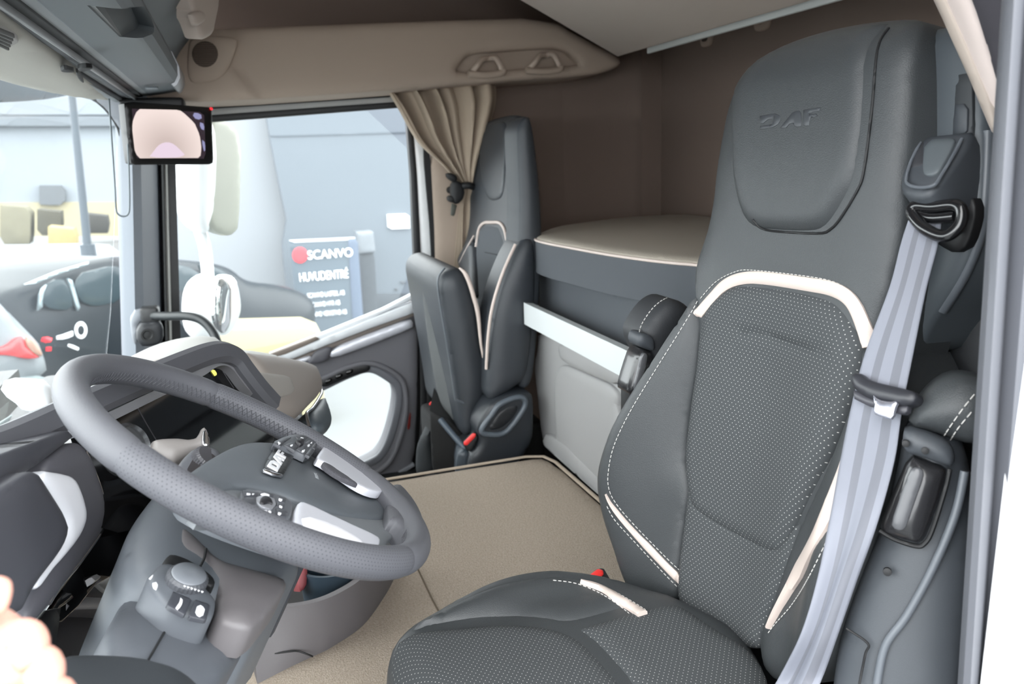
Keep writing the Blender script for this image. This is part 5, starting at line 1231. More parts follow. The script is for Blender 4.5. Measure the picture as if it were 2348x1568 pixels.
for pts in ([(557, 1124), (590, 1128), (592, 1138), (560, 1138)], [(558, 1141), (585, 1143), (586, 1156), (560, 1156)], [(562, 1159), (592, 1160), (596, 1174), (570, 1168)], [(596, 1128), (628, 1134), (626, 1140), (594, 1134)], [(598, 1170), (628, 1174), (626, 1184), (600, 1178)], [(636, 1136), (656, 1144), (654, 1154), (634, 1148)], [(634, 1152), (654, 1158), (652, 1167), (633, 1162)], [(632, 1166), (660, 1171), (658, 1186), (634, 1182)]):
    btn(pod1, pts)
kn = btn(pod1, [(588, 1140), (606, 1136), (628, 1144), (632, 1158), (622, 1170), (600, 1164), (588, 1152)], mat('pod_chrome', (150, 152, 158), .3, metal=.4), .003, .0015)
panel('thumb_wheel', mat('thumb_black', (32, 32, 36), .5), kn, FW2, [(598, 1142), (606, 1138), (622, 1146), (626, 1160), (616, 1154), (604, 1158), (594, 1154)], lambda a, b: -.007, H=.003, R=.004, T=.003, off=.0045, res=.003, it=1)
for pts in ([(566, 1130), (576, 1131), (576, 1134), (566, 1133)], [(579, 1131), (584, 1131), (584, 1133), (579, 1133)], [(598, 1132), (606, 1130), (618, 1133), (618, 1137), (606, 1136)], [(572, 1165), (580, 1166), (580, 1169), (572, 1169)], [(584, 1167), (589, 1167), (589, 1169), (584, 1169)], [(602, 1170), (612, 1168), (614, 1174), (604, 1175)], [(616, 1170), (622, 1171), (622, 1175), (616, 1174)], [(640, 1142), (648, 1144), (647, 1149), (640, 1147)], [(641, 1158), (648, 1160), (647, 1164), (641, 1162)], [(638, 1174), (646, 1175), (645, 1180), (638, 1179)]): icon(pod1, pts)
for pts in ([(628, 1017), (656, 1003), (668, 1003), (652, 1014), (644, 1024)], [(652, 1020), (668, 1014), (684, 1024), (676, 1034)], [(676, 1000), (688, 996), (706, 1003), (700, 1010), (684, 1008)], [(681, 1030), (694, 1019), (706, 1026), (698, 1040)], [(698, 1017), (708, 1009), (718, 1014), (710, 1024)], [(700, 1042), (712, 1027), (722, 1032), (710, 1048)], [(714, 1025), (722, 1015), (728, 1020), (722, 1030)]): btn(pod2, pts)
panel('thumb_wheel', MATS['thumb_black'], pod2, FW2, [(676, 1012), (684, 1007), (694, 1010), (698, 1016), (690, 1022), (682, 1018)], lambda a, b: .006, H=.004, R=.004, T=.003, off=.004, res=.003, it=1)
for pts in ([(638, 1012), (645, 1016), (640, 1019)], [(666, 1020), (672, 1018), (671, 1022), (667, 1023)], [(690, 1002), (697, 1003), (695, 1006), (689, 1005)], [(693, 1032), (700, 1030), (698, 1036), (692, 1036)], [(705, 1020), (710, 1017), (711, 1022), (706, 1024)], [(716, 1012), (712, 1015), (716, 1016)]): icon(pod2, pts)
# badge with letters on the hub
bg_ = panel('badge', mat('badge_black', (30, 32, 34), .3), hub, FW2, [(631, 1027), (654, 1030), (673, 1038), (673, 1048), (650, 1090), (628, 1085), (604, 1076), (614, 1050)], hubS, H=.001, R=.002, T=.004, off=.0095, res=.004, it=0)
panel('badge_edge', CHROME, bg_, FW2, [(604, 1074), (628, 1083), (650, 1088), (648, 1092), (627, 1088), (603, 1079)], hubS, H=.001, R=.002, T=.002, off=.0105, res=.004, it=0)
LM = mat('letter_silver', (214, 216, 220), .4, metal=.1)
q0 = np.array(FW2.hit(629, 1067, hubS, .0115)); q1 = np.array(FW2.hit(646, 1041, hubS, .0115)); dv_ = q1 - q0; LW = np.linalg.norm(dv_) * 1.45; du_ = dv_ / np.linalg.norm(dv_); dn_ = np.array([-du_[1], du_[0]])
mid_ = (q0 + q1) / 2; hgt = .0125
def lp(pl): return [tuple(mid_ + du_ * (x - .5) * LW + dn_ * (y - .5) * hgt) for x, y in pl]
for pl, hl_ in (([(0, 0), (.24, 0), (.33, .2), (.33, .8), (.24, 1), (0, 1)], [(.11, .27), (.19, .27), (.22, .35), (.22, .65), (.19, .73), (.11, .73)]), ([(.30, 0), (.50, 1), (.66, 1), (.68, 0), (.56, 0), (.555, .2), (.46, .2), (.42, 0)], [(.495, .38), (.555, .38), (.555, .66)]), ([(.71, 0), (.82, 0), (.82, .35), (.97, .35), (.98, .6), (.82, .6), (.82, .74), (1, .74), (1, 1), (.71, 1)], None)):
    panel('badge_letter', LM, bg_, FW2, lp(pl), hubS, H=.0004, R=.0006, T=.001, off=.0118, res=.0011, it=0, px=False, holes=[lp(hl_)] if hl_ else ())
ab0 = FW2.hit(725, 1092, hubS, .006)
text('airbag_mark', 'AIRBAG', mat('mark_grey', (128, 132, 136), .6), hub, FW2, ab0[0], ab0[1], .007, .0006, hubS(*ab0) + .0068, 0, .8)
# rear cover of the wheel
panel('rear_cover', mat('rear_grey', (84, 89, 95), .5), sw, FW2, [(400, 1150), (440, 1070), (640, 1035), (800, 1090), (860, 1150), (850, 1220), (770, 1270), (690, 1284), (600, 1258), (500, 1222), (440, 1196), (406, 1176)], lambda a, b: -.05, H=.012, R=.03, T=.006, res=.012, it=2)
# ------------------------------------------------------------------ column with shroud, switches and levers
scn = thing('steering_column', 'grey steering column shroud with a light switch dial and two buttons', 'steering column', WC - wn * .35)
SHR = mat('shroud_grey', (92, 97, 103), .45, bump=.12, bscale=1500); SHW = mat('shroud_warm', (98, 95, 97), .45, bump=.12, bscale=1500); SHD = mat('shroud_dark', (62, 65, 71), .5, bump=.12, bscale=1500)
fs_ = fit([onY(290, 1240, .80), onY(285, 1340, .74), onY(480, 1430, .70), onY(640, 1330, .80), onY(420, 1200, .86)])
panel('shroud_body', SHR, scn, fs_, [(345, 1150), (320, 1180), (285, 1236), (276, 1285), (278, 1336), (294, 1364), (397, 1416), (480, 1436), (578, 1458), (600, 1440), (655, 1352), (694, 1310), (600, 1290), (500, 1250), (420, 1200), (380, 1160)], H=.03, R=.04, T=.14, res=.010, it=2, off=-.03)
panel('shroud_rear', SHD, scn, fs_, [(345, 1150), (400, 1130), (560, 1180), (700, 1290), (694, 1315), (600, 1300), (500, 1262), (420, 1210)], H=.02, R=.03, T=.10, res=.014, it=1, off=-.06)
panel('shroud_cap', SHW, scn, fs_, [(405, 1212), (430, 1222), (472, 1262), (500, 1292), (560, 1308), (640, 1330), (660, 1342), (640, 1376), (580, 1452), (540, 1446), (492, 1430), (498, 1380), (494, 1340), (460, 1300), (440, 1285), (402, 1262)], H=.010, R=.02, T=.03, res=.008, it=1, off=-.006)
tube('shroud_seam', RUB, scn, [fs_.at(*fs_.hit(x, y, None, .004), .004) for x, y in ((472, 1258), (468, 1280), (460, 1297))], .0015, 6)
lpd = panel('switch_panel', mat('switch_panel_grey', (86, 90, 96), .45), scn, fs_, [(333, 1332), (350, 1312), (366, 1297), (400, 1302), (440, 1330), (494, 1378), (492, 1400), (484, 1424), (470, 1430), (396, 1413), (356, 1378), (338, 1352)], H=.010, R=.02, T=.03, res=.006, it=1, off=.0)
panel('dial_recess', RUB, lpd, fs_, [(368, 1300), (382, 1276), (396, 1272), (440, 1290), (480, 1318), (494, 1334), (488, 1352), (470, 1340), (420, 1318)], H=.004, R=.008, T=.02, res=.006, it=1, off=.002)
dl = np.array(fs_.at(*fs_.hit(428, 1330, None, .012), .012)); dax = _n(np.array(fs_.n) * .5 + np.array([.35, -.2, .8]) * .5)
du1 = _n(np.cross(dax, [0, 1, .2])); du2 = np.cross(dax, du1)
def ringk(r, h, k=60, kn=0): return [dl + (du1 * math.cos(t) + du2 * math.sin(t)) * (r * (1 + (kn if i % 2 else 0))) + dax * h for i, t in enumerate(np.linspace(0, 2 * math.pi, k + 1)[:-1])]
dial = loft('light_dial', mat('dial_grey', (70, 72, 77), .45), lpd, [ringk(.017, -.012), ringk(.0185, -.004, kn=.05), ringk(.0185, .004, kn=.05), ringk(.017, .007), ringk(.010, .008)], auto=25)
loft('dial_face', mat('dial_face_grey', (108, 112, 118), .4), dial, [ringk(.0165, .0068), ringk(.015, .009), ringk(.004, .0092)], auto=60)
for i_ in range(6):
    t = fs_.hit(424 + i_ * 8, 1343 + i_ * 2.6, None, .022); panel('dial_mark', ICON, dial, fs_, [(422 + i_ * 8, 1341 + i_ * 2.6), (427 + i_ * 8, 1342 + i_ * 2.6), (427 + i_ * 8, 1345 + i_ * 2.6), (422 + i_ * 8, 1344 + i_ * 2.6)], H=0, R=.001, T=.001, res=.003, it=0, off=.023)
for pts in ([(397, 1356), (440, 1374), (424, 1411), (381, 1388)], [(448, 1375), (482, 1386), (473, 1423), (432, 1414)]):
    panel('column_button', mat('column_button_grey', (58, 60, 66), .4), lpd, fs_, pts, H=.001, R=.002, T=.004, res=.004, it=0, off=.0115)
for pts in ([(414, 1370), (419, 1372), (418, 1384), (410, 1397), (402, 1395), (405, 1390), (412, 1380)], [(452, 1390), (462, 1386), (470, 1396), (466, 1410), (456, 1414), (448, 1404)], [(342, 1325), (351, 1316), (353, 1319), (344, 1329)], [(350, 1336), (358, 1334), (363, 1342), (358, 1352), (351, 1346)]):
    panel('column_icon', ICON, lpd, fs_, pts, H=0, R=.001, T=.001, res=.004, it=0, off=.0132)
fl_ = fit([onY(295, 1365, .76), onY(578, 1458, .76), onY(480, 1575, .64), onY(226, 1500, .64)])
panel('column_lower', mat('column_lower_grey', (78, 82, 88), .5, bump=.12, bscale=1500), scn, fl_, [(290, 1360), (340, 1390), (397, 1416), (480, 1435), (580, 1456), (545, 1520), (480, 1590), (330, 1600), (215, 1505)], H=.02, R=.03, T=.12, res=.014, it=1, off=-.02)
tube('column_seam', RUB, scn, [fl_.at(*fl_.hit(x, y, None, .0005), .0005) for x, y in ((398, 1414), (368, 1465), (336, 1520))], .0012, 6)
# levers behind the wheel
lv = thing('column_lever', 'warm grey column lever with a chrome tip behind the steering wheel', 'lever', onY(350, 1035, .96))
flv = fit([onY(346, 1017, .97), onY(463, 980, 1.0), onY(482, 1025, .98), onY(388, 1066, .95)])
lv1 = panel('lever_arm', mat('lever_warm', (128, 124, 122), .45), lv, flv, [(345, 1018), (352, 1011), (400, 1008), (425, 1011), (442, 1011), (454, 1000), (462, 981), (470, 982), (478, 1000), (482, 1018), (478, 1030), (440, 1040), (416, 1052), (390, 1067), (345, 1040)], H=.012, R=.014, T=.02, res=.006, it=1)
panel('lever_tip', CHROME, lv, flv, [(464, 990), (471, 984), (478, 1000), (481, 1018), (478, 1026), (462, 1024)], H=.003, R=.005, T=.004, res=.004, it=1, off=.012)
ig = thing('gear_lever_switch', 'grey switch housing with a knurled dial behind the wheel hub', 'switch', onY(440, 1070, .92))
fig = fit([onY(405, 1082, .90), onY(450, 1028, .93), onY(508, 1040, .93), onY(440, 1100, .89)])
ig1 = panel('switch_housing', mat('lever_housing', (88, 90, 95), .45), ig, fig, [(402, 1082), (412, 1060), (446, 1028), (480, 1026), (508, 1040), (500, 1070), (470, 1100), (420, 1110)], H=.006, R=.008, T=.03, res=.006, it=1)
panel('housing_window', mat('window_dark', (50, 48, 50), .4), ig1, fig, [(422, 1086), (448, 1040), (476, 1036), (498, 1044), (490, 1066), (440, 1100)], H=.001, R=.004, T=.004, res=.006, it=1, off=.0055)
dl = np.array(fig.at(*fig.hit(470, 1052, None, .002), .002)); dax = _n(np.array(fig.n) + np.array([.8, 0, .2])); du1 = _n(np.cross(dax, [0, 1, .2])); du2 = np.cross(dax, du1)
loft('knurled_dial', mat('knurl_grey', (72, 72, 76), .4), ig1, [ringk(.013, -.012), ringk(.0145, -.006, kn=.06), ringk(.0145, .004, kn=.06), ringk(.0125, .007), ringk(.003, .007)], auto=20)
# ------------------------------------------------------------------ dashboard
da = thing('dashboard', 'grey dashboard wrapping around the steering wheel with pale far end and black displays', 'dashboard', (-.3, 1.4, .3))
HOODM = mat('hood_grey', (80, 81, 86), .55, bump=.12, bscale=1500)
FI = fit([onY(0, 995, .86), onY(490, 810, 1.30), onY(610, 1010, 1.22), onY(260, 1160, 1.00)])
scrp = panel('display_panel', GLOSS, da, FI, [(150, 1010), (244, 966), (368, 906), (457, 864), (496, 838), (520, 838), (540, 854), (598, 922), (640, 1000), (600, 1040), (480, 1130), (300, 1230), (200, 1200), (170, 1080)], H=0, R=.01, T=.03, res=.03, it=1, off=-.012)
tube('display_joint', mat('joint_line', (60, 60, 64), .4), scrp, [FI.at(*FI.hit(x, y, None, -.0118), -.0118) for x, y in ((314, 932), (336, 972), (360, 1012))], .0008, 5, sm=0)
tube('display_joint', MATS['joint_line'], scrp, [FI.at(*FI.hit(x, y, None, -.0118), -.0118) for x, y in ((503, 838), (520, 866), (536, 890))], .0008, 5, sm=0)
panel('warning_light', emis_mat('yellow_lamp', (244, 240, 120), .6), scrp, FI, [(485, 850), (491, 846), (499, 858), (493, 862)], H=0, R=.002, T=.001, off=-.0105, res=.005, it=0)
hp = [FI.at(*FI.hit(x, y, None, .0), .0) for x, y in ((-120, 1054), (0, 1014), (130, 955), (225, 912), (320, 872), (400, 838), (462, 815), (500, 810), (530, 822), (552, 850), (585, 892), (618, 928))]
hp = catmull(hp, 6)
sweep('display_hood', HOODM, da, hp, [(-.016, -.03), (-.018, .012), (-.010, .020), (.010, .020), (.016, .012), (.014, -.03)], nrm=FI.n, auto=30)
hp2 = [FI.at(*FI.hit(x, y, None, .0), .0) for x, y in ((180, 988), (244, 958), (368, 898), (455, 856), (490, 834), (514, 832), (534, 846), (560, 880), (600, 922))]
sweep('display_bezel', mat('bezel_silver', (142, 142, 146), .35, metal=.5), da, catmull(hp2, 6), [(-.006, -.02), (-.006, .004), (.006, .008), (.006, -.02)], nrm=FI.n, auto=30)
# round start knob behind the rim
dl = np.array(FI.at(*FI.hit(290, 1030, None, .0), .0)); dax = np.array(FI.n); du1 = np.array(FI.u); du2 = np.array(FI.v)
loft('start_knob', mat('knob_steel', (120, 122, 124), .2, metal=.8), da, [ringk(.032, -.02, 40), ringk(.032, .008, 40), ringk(.028, .013, 40), ringk(.026, .008, 40), ringk(.005, .008, 40)], auto=25)
# pale far end of the dash
dtop = onY(470, 772, 2.1)
panel('dash_top', mat('dash_pale', (170, 170, 168), .6, bump=.1, bscale=1200), da, Fr(onY(480, 820, 1.95), (.1, -.75, .65)), [(150, 930), (230, 860), (300, 818), (360, 790), (420, 775), (478, 770), (500, 776), (525, 800), (600, 808), (660, 822), (690, 838), (690, 930), (560, 960), (300, 960)], H=.03, R=.06, T=.35, res=.03, it=2)
panel('dash_fold', mat('dash_fold_grey', (140, 134, 130), .6), da, Fr(onY(380, 830, 1.9), (.1, -.75, .65)), [(300, 846), (360, 822), (450, 808), (440, 818), (380, 838), (330, 862), (300, 872)], H=.006, R=.02, T=.02, off=.03, res=.02, it=1)
fpod = fit([onY(560, 845, 1.50), onY(690, 842, 1.72), onY(735, 900, 1.70), onY(620, 945, 1.40)])
panel('centre_pod', mat('pod_warm', (150, 142, 136), .6, bump=.1, bscale=1200), da, fpod, [(520, 812), (560, 818), (620, 824), (668, 832), (696, 840), (716, 856), (732, 890), (732, 904), (702, 934), (684, 954), (660, 962), (610, 950), (570, 880), (545, 840)], H=.03, R=.045, T=.18, res=.012, it=2)
panel('pod_panel', mat('pod_panel_grey', (160, 156, 150), .7), da, fpod, [(560, 850), (610, 856), (660, 862), (670, 876), (676, 902), (640, 912), (612, 916), (596, 896)], H=.004, R=.008, T=.01, off=.028, res=.010, it=1)
tube('pod_chrome', CHROME, da, [fpod.at(*fpod.hit(x, y, None, .005), .005) for x, y in ((714, 852), (730, 874), (738, 896), (732, 912), (716, 936), (704, 946), (705, 962), (710, 980))], .0035, 8)
panel('pod_end', mat('pod_end_grey', (74, 82, 88), .45), da, fpod, [(738, 908), (750, 940), (758, 966), (754, 984), (740, 998), (724, 990), (712, 978), (706, 950), (722, 934)], H=.014, R=.02, T=.08, off=.0, res=.01, it=2)
panel('pod_under', PLA_B, da, fpod, [(610, 940), (690, 950), (712, 990), (740, 1005), (730, 1100), (560, 1100), (560, 1000)], H=.01, R=.02, T=.06, off=-.10, res=.03, it=0)
box('dash_body', PLA_B, da, (-.50, 1.53, .26), (.26, 2.30, .48), bev=.02)
# driver side end of the dash
FL = fit([onY(0, 1060, .76), onY(240, 1060, .96), onY(230, 1230, .93), onY(60, 1370, .74)])
DK = mat('dash_dark', (66, 67, 73), .5, bump=.12, bscale=1500); DK2 = mat('dash_grey', (84, 84, 90), .5, bump=.12, bscale=1500)
panel('dash_strip', DK, da, FL, [(-80, 1070), (0, 1040), (150, 985), (168, 1000), (77, 1070), (0, 1118), (-80, 1160)], H=.004, R=.01, T=.04, off=-.014, res=.012, it=0)
panel('vent_cover', DK, da, FL, [(-90, 1160), (0, 1116), (69, 1072), (92, 1108), (116, 1145), (140, 1184), (148, 1218), (140, 1246), (122, 1276), (64, 1350), (30, 1420), (-90, 1420)], H=.008, R=.012, T=.05, off=.004, res=.010, it=1)
panel('silver_trim', mat('bright_silver', (240, 242, 248), .35, metal=.1), da, FL, [(76, 1077), (152, 1088), (170, 1100), (186, 1142), (194, 1176), (190, 1206), (172, 1241), (140, 1280), (115, 1306), (80, 1356), (64, 1346), (100, 1300), (128, 1266), (148, 1226), (144, 1190), (116, 1145)], H=.006, R=.012, T=.04, off=-.002, res=.008, it=1)
panel('trim_surround', DK2, da, FL, [(77, 1070), (160, 1008), (192, 1030), (212, 1080), (227, 1130), (234, 1176), (227, 1218), (200, 1258), (172, 1296), (120, 1370), (60, 1440), (40, 1420), (80, 1340), (150, 1200), (120, 1120)], H=.010, R=.02, T=.05, off=-.018, res=.010, it=1)
tube('chrome_edge', CHROME, da, [FL.at(*FL.hit(x, y, None, -.012), -.012) for x, y in ((195, 1034), (216, 1080), (234, 1134), (240, 1172), (235, 1212), (206, 1258), (176, 1298), (140, 1340), (112, 1384))], .0022, 8)
panel('gloss_edge', GLOSS, da, FL, [(192, 1030), (218, 1046), (242, 1130), (245, 1170), (238, 1216), (180, 1296), (110, 1390), (90, 1400), (160, 1300), (226, 1210), (232, 1170)], H=.003, R=.006, T=.05, off=-.022, res=.010, it=1)
panel('gloss_panel', GLOSS, da, fit([onY(235, 1000, 1.02), onY(350, 1140, 1.05), onY(290, 1280, 1.0), onY(120, 1400, .88)]), [(215, 1010), (300, 1020), (400, 1120), (350, 1170), (300, 1260), (290, 1300), (205, 1350), (160, 1420), (100, 1440), (90, 1420), (180, 1296), (240, 1210)], H=.002, R=.01, T=.04, off=-.01, res=.03, it=0)
panel('switch_blank', mat('blank_black', (24, 24, 27), .3), da, fit([onY(235, 1000, 1.02), onY(350, 1140, 1.05), onY(290, 1280, 1.0), onY(120, 1400, .88)]), [(290, 1142), (325, 1118), (340, 1140), (306, 1168)], H=.003, R=.004, T=.006, off=-.006, res=.006, it=0)
# footwell under the column
fw = thing('footwell_console', 'dark footwell tray with a silver lever left of the steering column', 'console', (-.2, .95, .3))
ff = fit([onY(140, 1390, .92), onY(285, 1385, 1.05), onY(240, 1500, .92), onY(110, 1500, .82)])
panel('tray_floor', mat('tray_dark', (52, 52, 56), .6, bump=.1, bscale=1000), fw, ff, [(60, 1400), (140, 1395), (246, 1396), (300, 1400), (300, 1540), (80, 1560)], H=0, R=.01, T=.05, off=-.03, res=.03, it=0)
tube('tray_lip', mat('lip_grey', (112, 112, 116), .6), fw, [ff.at(*ff.hit(x, y, None, .0), .0) for x, y in ((140, 1392), (170, 1384), (230, 1383), (290, 1388))], .007, 8)
panel('tray_step', mat('step_dark', (58, 58, 62), .5), fw, ff, [(146, 1380), (190, 1340), (230, 1335), (290, 1366), (290, 1388), (220, 1380)], H=.006, R=.01, T=.03, off=.0, res=.015, it=1)
panel('step_plate', mat('plate_grey', (128, 128, 128), .5), fw, ff, [(224, 1338), (246, 1320), (284, 1362), (240, 1356)], H=.002, R=.006, T=.01, off=.01, res=.01, it=0)
panel('silver_lever', mat('lever_grey', (158, 158, 160), .4, metal=.3), fw, ff, [(203, 1326), (280, 1268), (282, 1284), (214, 1338)], H=.006, R=.008, T=.012, off=.03, res=.008, it=0)
panel('tray_side', GLOSS, fw, ff, [(170, 1300), (205, 1345), (150, 1385), (130, 1400), (120, 1440), (90, 1420)], H=.004, R=.01, T=.04, off=.01, res=.015, it=0)
panel('tray_wall', mat('tray_wall_black', (22, 23, 25), .5), fw, ff, [(100, 1400), (140, 1392), (118, 1520), (70, 1560), (40, 1480)], H=.004, R=.01, T=.05, off=.015, res=.02, it=0)
pd = panel('padded_ledge', mat('ledge_dark', (44, 48, 52), .5), None, fit([onY(110, 1500, .66), onY(300, 1503, .70), onY(470, 1568, .62), onY(200, 1640, .56)]), [(60, 1590), (110, 1522), (200, 1517), (300, 1521), (390, 1540), (450, 1572), (500, 1640), (300, 1740), (60, 1740)], H=.012, R=.03, T=.08, res=.012, it=1)
tag(pd, 'dark rounded ledge at the foot of the steering column', 'ledge')
# storage bin on the tunnel beside the column
bn_ = thing('storage_bin', 'curved warm grey storage bin on the carpet beside the steering column', 'storage bin', onZ(740, 1460, .31))
BM = mat('bin_grey', (98, 95, 97), .55, bump=.12, bscale=1500)
top_ = [(560, 1390), (638, 1392), (704, 1385), (755, 1370), (800, 1347), (830, 1325), (850, 1300), (858, 1270)]
bot_ = [(590, 1568), (660, 1532), (717, 1505), (760, 1484), (832, 1434), (880, 1370), (905, 1322), (912, 1280)]
tz = [.405] * 8
T3 = catmull([onZ(x, y, z) for (x, y), z in zip(top_, tz)], 8); B3 = catmull([onZ(x, y, .312) for x, y in bot_], 8)
T3i = [p + _n(np.array([-.35, .8, 0])) * .012 for p in T3]
rings = []
for a, b, c in zip(T3, B3, T3i): rings.append([b, b * .6 + a * .4 + np.array([.004, -.004, 0]), a + np.array([0, 0, -.006]), a, c, c + np.array([0, 0, -.008]), c + np.array([0, 0, -.08])])
loft('bin_wall', BM, bn_, rings, auto=35)
panel('bin_floor', mat('bin_inner', (30, 28, 29), .7), bn_, Fr((0, 1.3, .325), (0, 0, 1), (1, 0, 0)), [tuple(Fr((0, 1.3, .325), (0, 0, 1), (1, 0, 0)).uv(p)) for p in T3i] + [(.2, .35), (-.12, .3)], H=0, R=.01, T=.02, res=.04, it=0, px=False)
tube('bin_seam', RUB, bn_, [onZ(x, y, z) for x, y, z in ((541, 1513, .335), (600, 1503, .34), (660, 1494, .34), (684, 1493, .335), (705, 1500, .328), (717, 1505, .32))], .0014, 6)
tube('bin_seam', RUB, bn_, [onZ(x, y, z) for x, y, z in ((577, 1456, .37), (574, 1480, .355), (573, 1503, .342))], .0014, 6)
cpz = onZ(760, 1322, .385)
cup = loft('drinks_cup', mat('cup_dark', (44, 56, 66), .4), None, [[cpz + np.array([r_ * math.cos(t), r_ * math.sin(t), h_]) for t in np.linspace(0, 2 * math.pi, 33)[:-1]] for r_, h_ in ((.050, -.055), (.054, .02), (.056, .03), (.050, .03), (.046, -.04))], auto=40)
tag(cup, 'dark blue cup holder insert in the storage bin', 'cup holder')
rd = panel('red_case', mat('dark_red_case', (120, 56, 60), .6), None, Fr(onZ(700, 1340, .40), (.3, -.9, .4)), [(680, 1330), (694, 1300), (706, 1300), (702, 1345), (688, 1360)], H=.006, R=.01, T=.03, res=.01, it=0)
tag(rd, 'dark red object lying in the storage bin', 'case')
# grab handle and speaker block at the pillar
gh = thing('grab_handle', 'black bent grab handle beside the windscreen pillar', 'grab handle', onY(360, 740, 2.4))
tube('handle_bar', mat('handle_black', (36, 40, 42), .45), gh, [onY(x, y, d) for x, y, d in ((352, 724, 2.44), (385, 725, 2.40), (430, 725, 2.36), (462, 734, 2.34), (486, 758, 2.32), (500, 790, 2.30), (506, 830, 2.28))], .0125, 12)
box('handle_foot', PLA_B, gh, onY(345, 722, 2.46), (.05, .05, .05), bev=.008)
tw = thing('pillar_tweeter', 'black tweeter block with a grey bracket low on the windscreen pillar', 'loudspeaker', onY(335, 770, 2.45))
panel('bracket', mat('bracket_grey', (112, 116, 122), .5), tw, Fr(onY(320, 750, 2.46), (.2, -1, 0)), [(298, 712), (345, 706), (355, 722), (330, 735), (318, 745), (316, 790), (304, 790)], H=.01, R=.015, T=.04, res=.012, it=1)
tb_ = panel('block', mat('tweeter_black', (34, 36, 40), .5), tw, Fr(onY(340, 770, 2.42), (.2, -1, 0)), [(314, 744), (350, 738), (374, 736), (376, 782), (350, 795), (314, 792)], H=.01, R=.015, T=.06, res=.012, it=1)
f3 = Fr(onY(340, 770, 2.42), (.2, -1, 0)); dl = np.array(f3.at(*f3.hit(338, 768, None, .010), .010)); dax = np.array(f3.n); du1 = np.array(f3.u); du2 = np.array(f3.v)
loft('tweeter_cone', RUB, tb_, [ringk(.018, 0, 24), ringk(.018, .004, 24), ringk(.013, .004, 24), ringk(.010, .001, 24), ringk(.003, .002, 24)], auto=30)
mc = panel('camera_knob', CHROME, None, Fr(onY(487, 792, 2.3), (.2, -1, .2)), [(478, 775), (490, 778), (496, 796), (490, 806), (478, 796), (474, 784)], H=.012, R=.015, T=.02, res=.008, it=2)
tag(mc, 'small shiny key knob on the dash beside the grab handle', 'knob')
# ------------------------------------------------------------------ driver door post at the right edge
def post(name, m, tops, bots, label, y0=-40, y1=1620):
    r = [[onY(a[0], y0, a[1]) * (1 - t) + onY(b[0], y1, b[1]) * t for a, b in zip(tops, bots)] for t in np.linspace(0, 1, 14)]
    return struct(loft(name, m, None, r, auto=35), label)
PST = mat('post_grey_plastic', (96, 98, 104), .45, bump=.1, bscale=1500)
post('trim_13', PST, [(2299, .45), (2302, .428), (2312, .416), (2328, .410), (2346, .412), (2356, .420), (2366, .416), (2400, .405), (2440, .402), (2440, .48), (2299, .48)], [(2192, .45), (2195, .428), (2205, .416), (2222, .410), (2238, .412), (2246, .420), (2254, .416), (2270, .408), (2284, .406), (2288, .48), (2192, .48)], 'grey plastic post at the rear edge of the open driver door')
ow = panel('wall_outer', mat('truck_white', (244, 245, 247), .35, coat=.4), None, Fr((.8, .39, .8), (0, -1, 0)), [(-.35, -1.4), (-.35, 1.5), (.6, 1.5), (.6, -1.4)], H=.004, R=.02, T=.02, res=.1, it=0, px=False)
ow.location = (0.08, 0, 0)
struct(ow, 'white painted outer side of the truck behind the door post')
fbt = fit([onY(2150, 0, .62), onY(2235, 0, .56), onY(2290, 200, .54), onY(2288, 310, .56)])
t1_ = panel('trim_14', mat('beige_strip', (206, 192, 186), .6), None, fbt, [(2120, -60), (2205, -60), (2232, 0), (2262, 90), (2296, 200), (2292, 316), (2280, 300), (2230, 180), (2190, 90), (2148, 0)], H=.006, R=.012, T=.03, res=.01, it=0)
struct(t1_, 'pale beige strip running down beside the driver seat belt tower')
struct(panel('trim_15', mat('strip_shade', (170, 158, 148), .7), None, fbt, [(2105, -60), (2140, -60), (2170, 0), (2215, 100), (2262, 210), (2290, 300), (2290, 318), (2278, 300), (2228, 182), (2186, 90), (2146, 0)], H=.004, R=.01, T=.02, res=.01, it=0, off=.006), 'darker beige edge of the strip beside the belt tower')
struct(panel('trim_16', mat('dark_lining', (52, 50, 56), .8), None, fit([onY(2240, 0, .53), onY(2310, 0, .50), onY(2300, 220, .50)]), [(2190, -60), (2340, -60), (2330, 320), (2290, 320), (2294, 210), (2262, 95), (2232, 0)], H=.004, R=.01, T=.02, res=.015, it=0, off=-.02), 'dark lining between the beige strip and the door post')
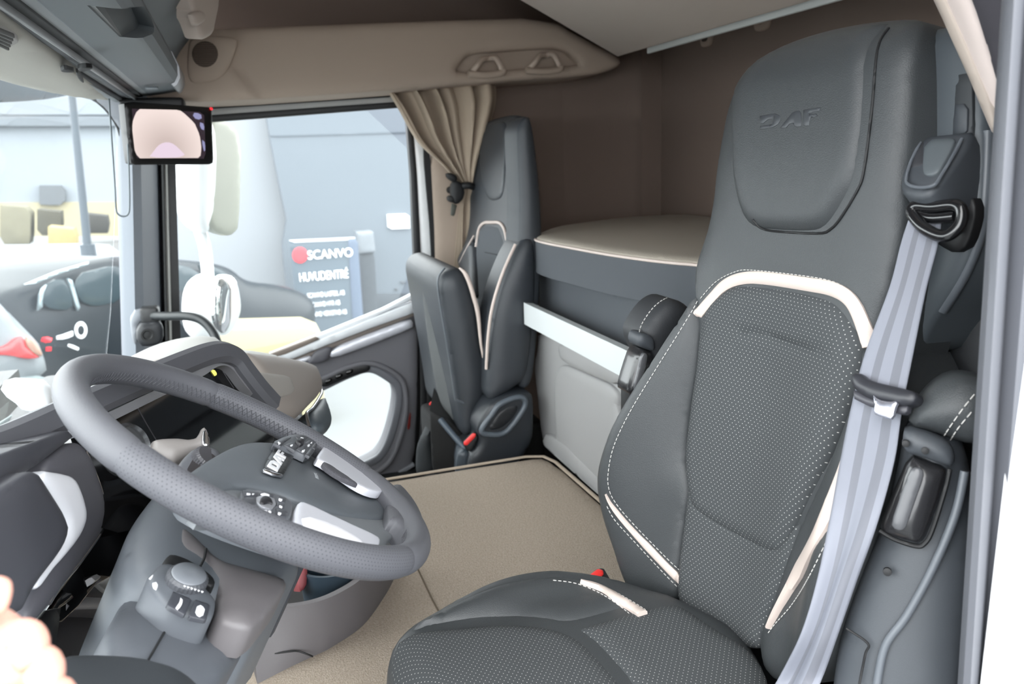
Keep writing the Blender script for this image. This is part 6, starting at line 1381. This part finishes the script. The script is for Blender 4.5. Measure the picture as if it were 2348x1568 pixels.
# ------------------------------------------------------------------ the hand at lower left
SKIN = mat('skin', (222, 172, 155), .5, bump=.15, bscale=300, spec=.35, rgb2=(216, 156, 140), vscale=30)
SKIN.node_tree.nodes['Principled BSDF'].inputs['Subsurface Weight'].default_value = .15
SKIN.node_tree.nodes['Principled BSDF'].inputs['Subsurface Radius'].default_value = (.008, .004, .002)
def PD(px_, py_, dep):
    d = ray(px_, py_); return EYE + d * (dep * .76 / F)
verts, edges, rad = [], [], []
def av(p, r, link_to=None):
    verts.append(p); rad.append(r)
    if link_to is not None: edges.append((link_to, len(verts) - 1))
    return len(verts) - 1
palm = av(PD(-130, 1560, .50), .030)
arm1 = av(PD(-260, 1660, .46), .028, palm); arm2 = av(PD(-480, 1860, .36), .034, arm1)
mcp = []
k1 = av(PD(-95, 1440, .515), .016, palm); k2 = av(PD(-70, 1500, .505), .016, palm); k3 = av(PD(-35, 1565, .495), .015, palm); k4 = av(PD(0, 1640, .485), .014, palm)
def finger(root, pts, rs):
    p = root
    for q, r in zip(pts, rs): p = av(q, r, p)
# thumb lies over the top, pointing right
th1 = av(PD(-120, 1400, .49), .015, palm); finger(th1, [PD(-60, 1372, .49), PD(-10, 1366, .495), PD(30, 1368, .50)], [.0115, .0105, .0088])
finger(k1, [PD(-30, 1430, .515), PD(15, 1440, .515), PD(22, 1470, .505), PD(-15, 1490, .495)], [.0105, .0100, .0095, .008])
finger(k2, [PD(30, 1470, .505), PD(74, 1462, .505), PD(70, 1500, .49), PD(20, 1515, .48)], [.0112, .0112, .0098, .0085])
finger(k3, [PD(70, 1530, .495), PD(112, 1520, .495), PD(105, 1560, .48), PD(60, 1575, .47)], [.0105, .0105, .0095, .008])
finger(k4, [PD(110, 1600, .485), PD(146, 1585, .485), PD(135, 1625, .47), PD(100, 1640, .46)], [.0095, .0092, .0085, .0075])
me = bpy.data.meshes.new('person'); me.from_pydata([tuple(map(float, v)) for v in verts], edges, []); me.materials.append(SKIN)
ho = bpy.data.objects.new('person', me); COL.objects.link(ho)
sk = ho.modifiers.new('skin', 'SKIN'); sk.use_smooth_shade = True
sl_ = me.skin_vertices[0].data if len(me.skin_vertices) else None
if sl_ is None:
    bm = bmesh.new(); bm.from_mesh(me); bm.verts.layers.skin.verify(); bm.to_mesh(me); bm.free(); sl_ = me.skin_vertices[0].data
for i, r in enumerate(rad): sl_[i].radius = (r, r); sl_[i].use_root = (i == 0)
sb_ = ho.modifiers.new('sub', 'SUBSURF'); sb_.levels = 2; sb_.render_levels = 2
tag(ho, "person's bare hand with curled fingers reaching in at the lower left", 'person')
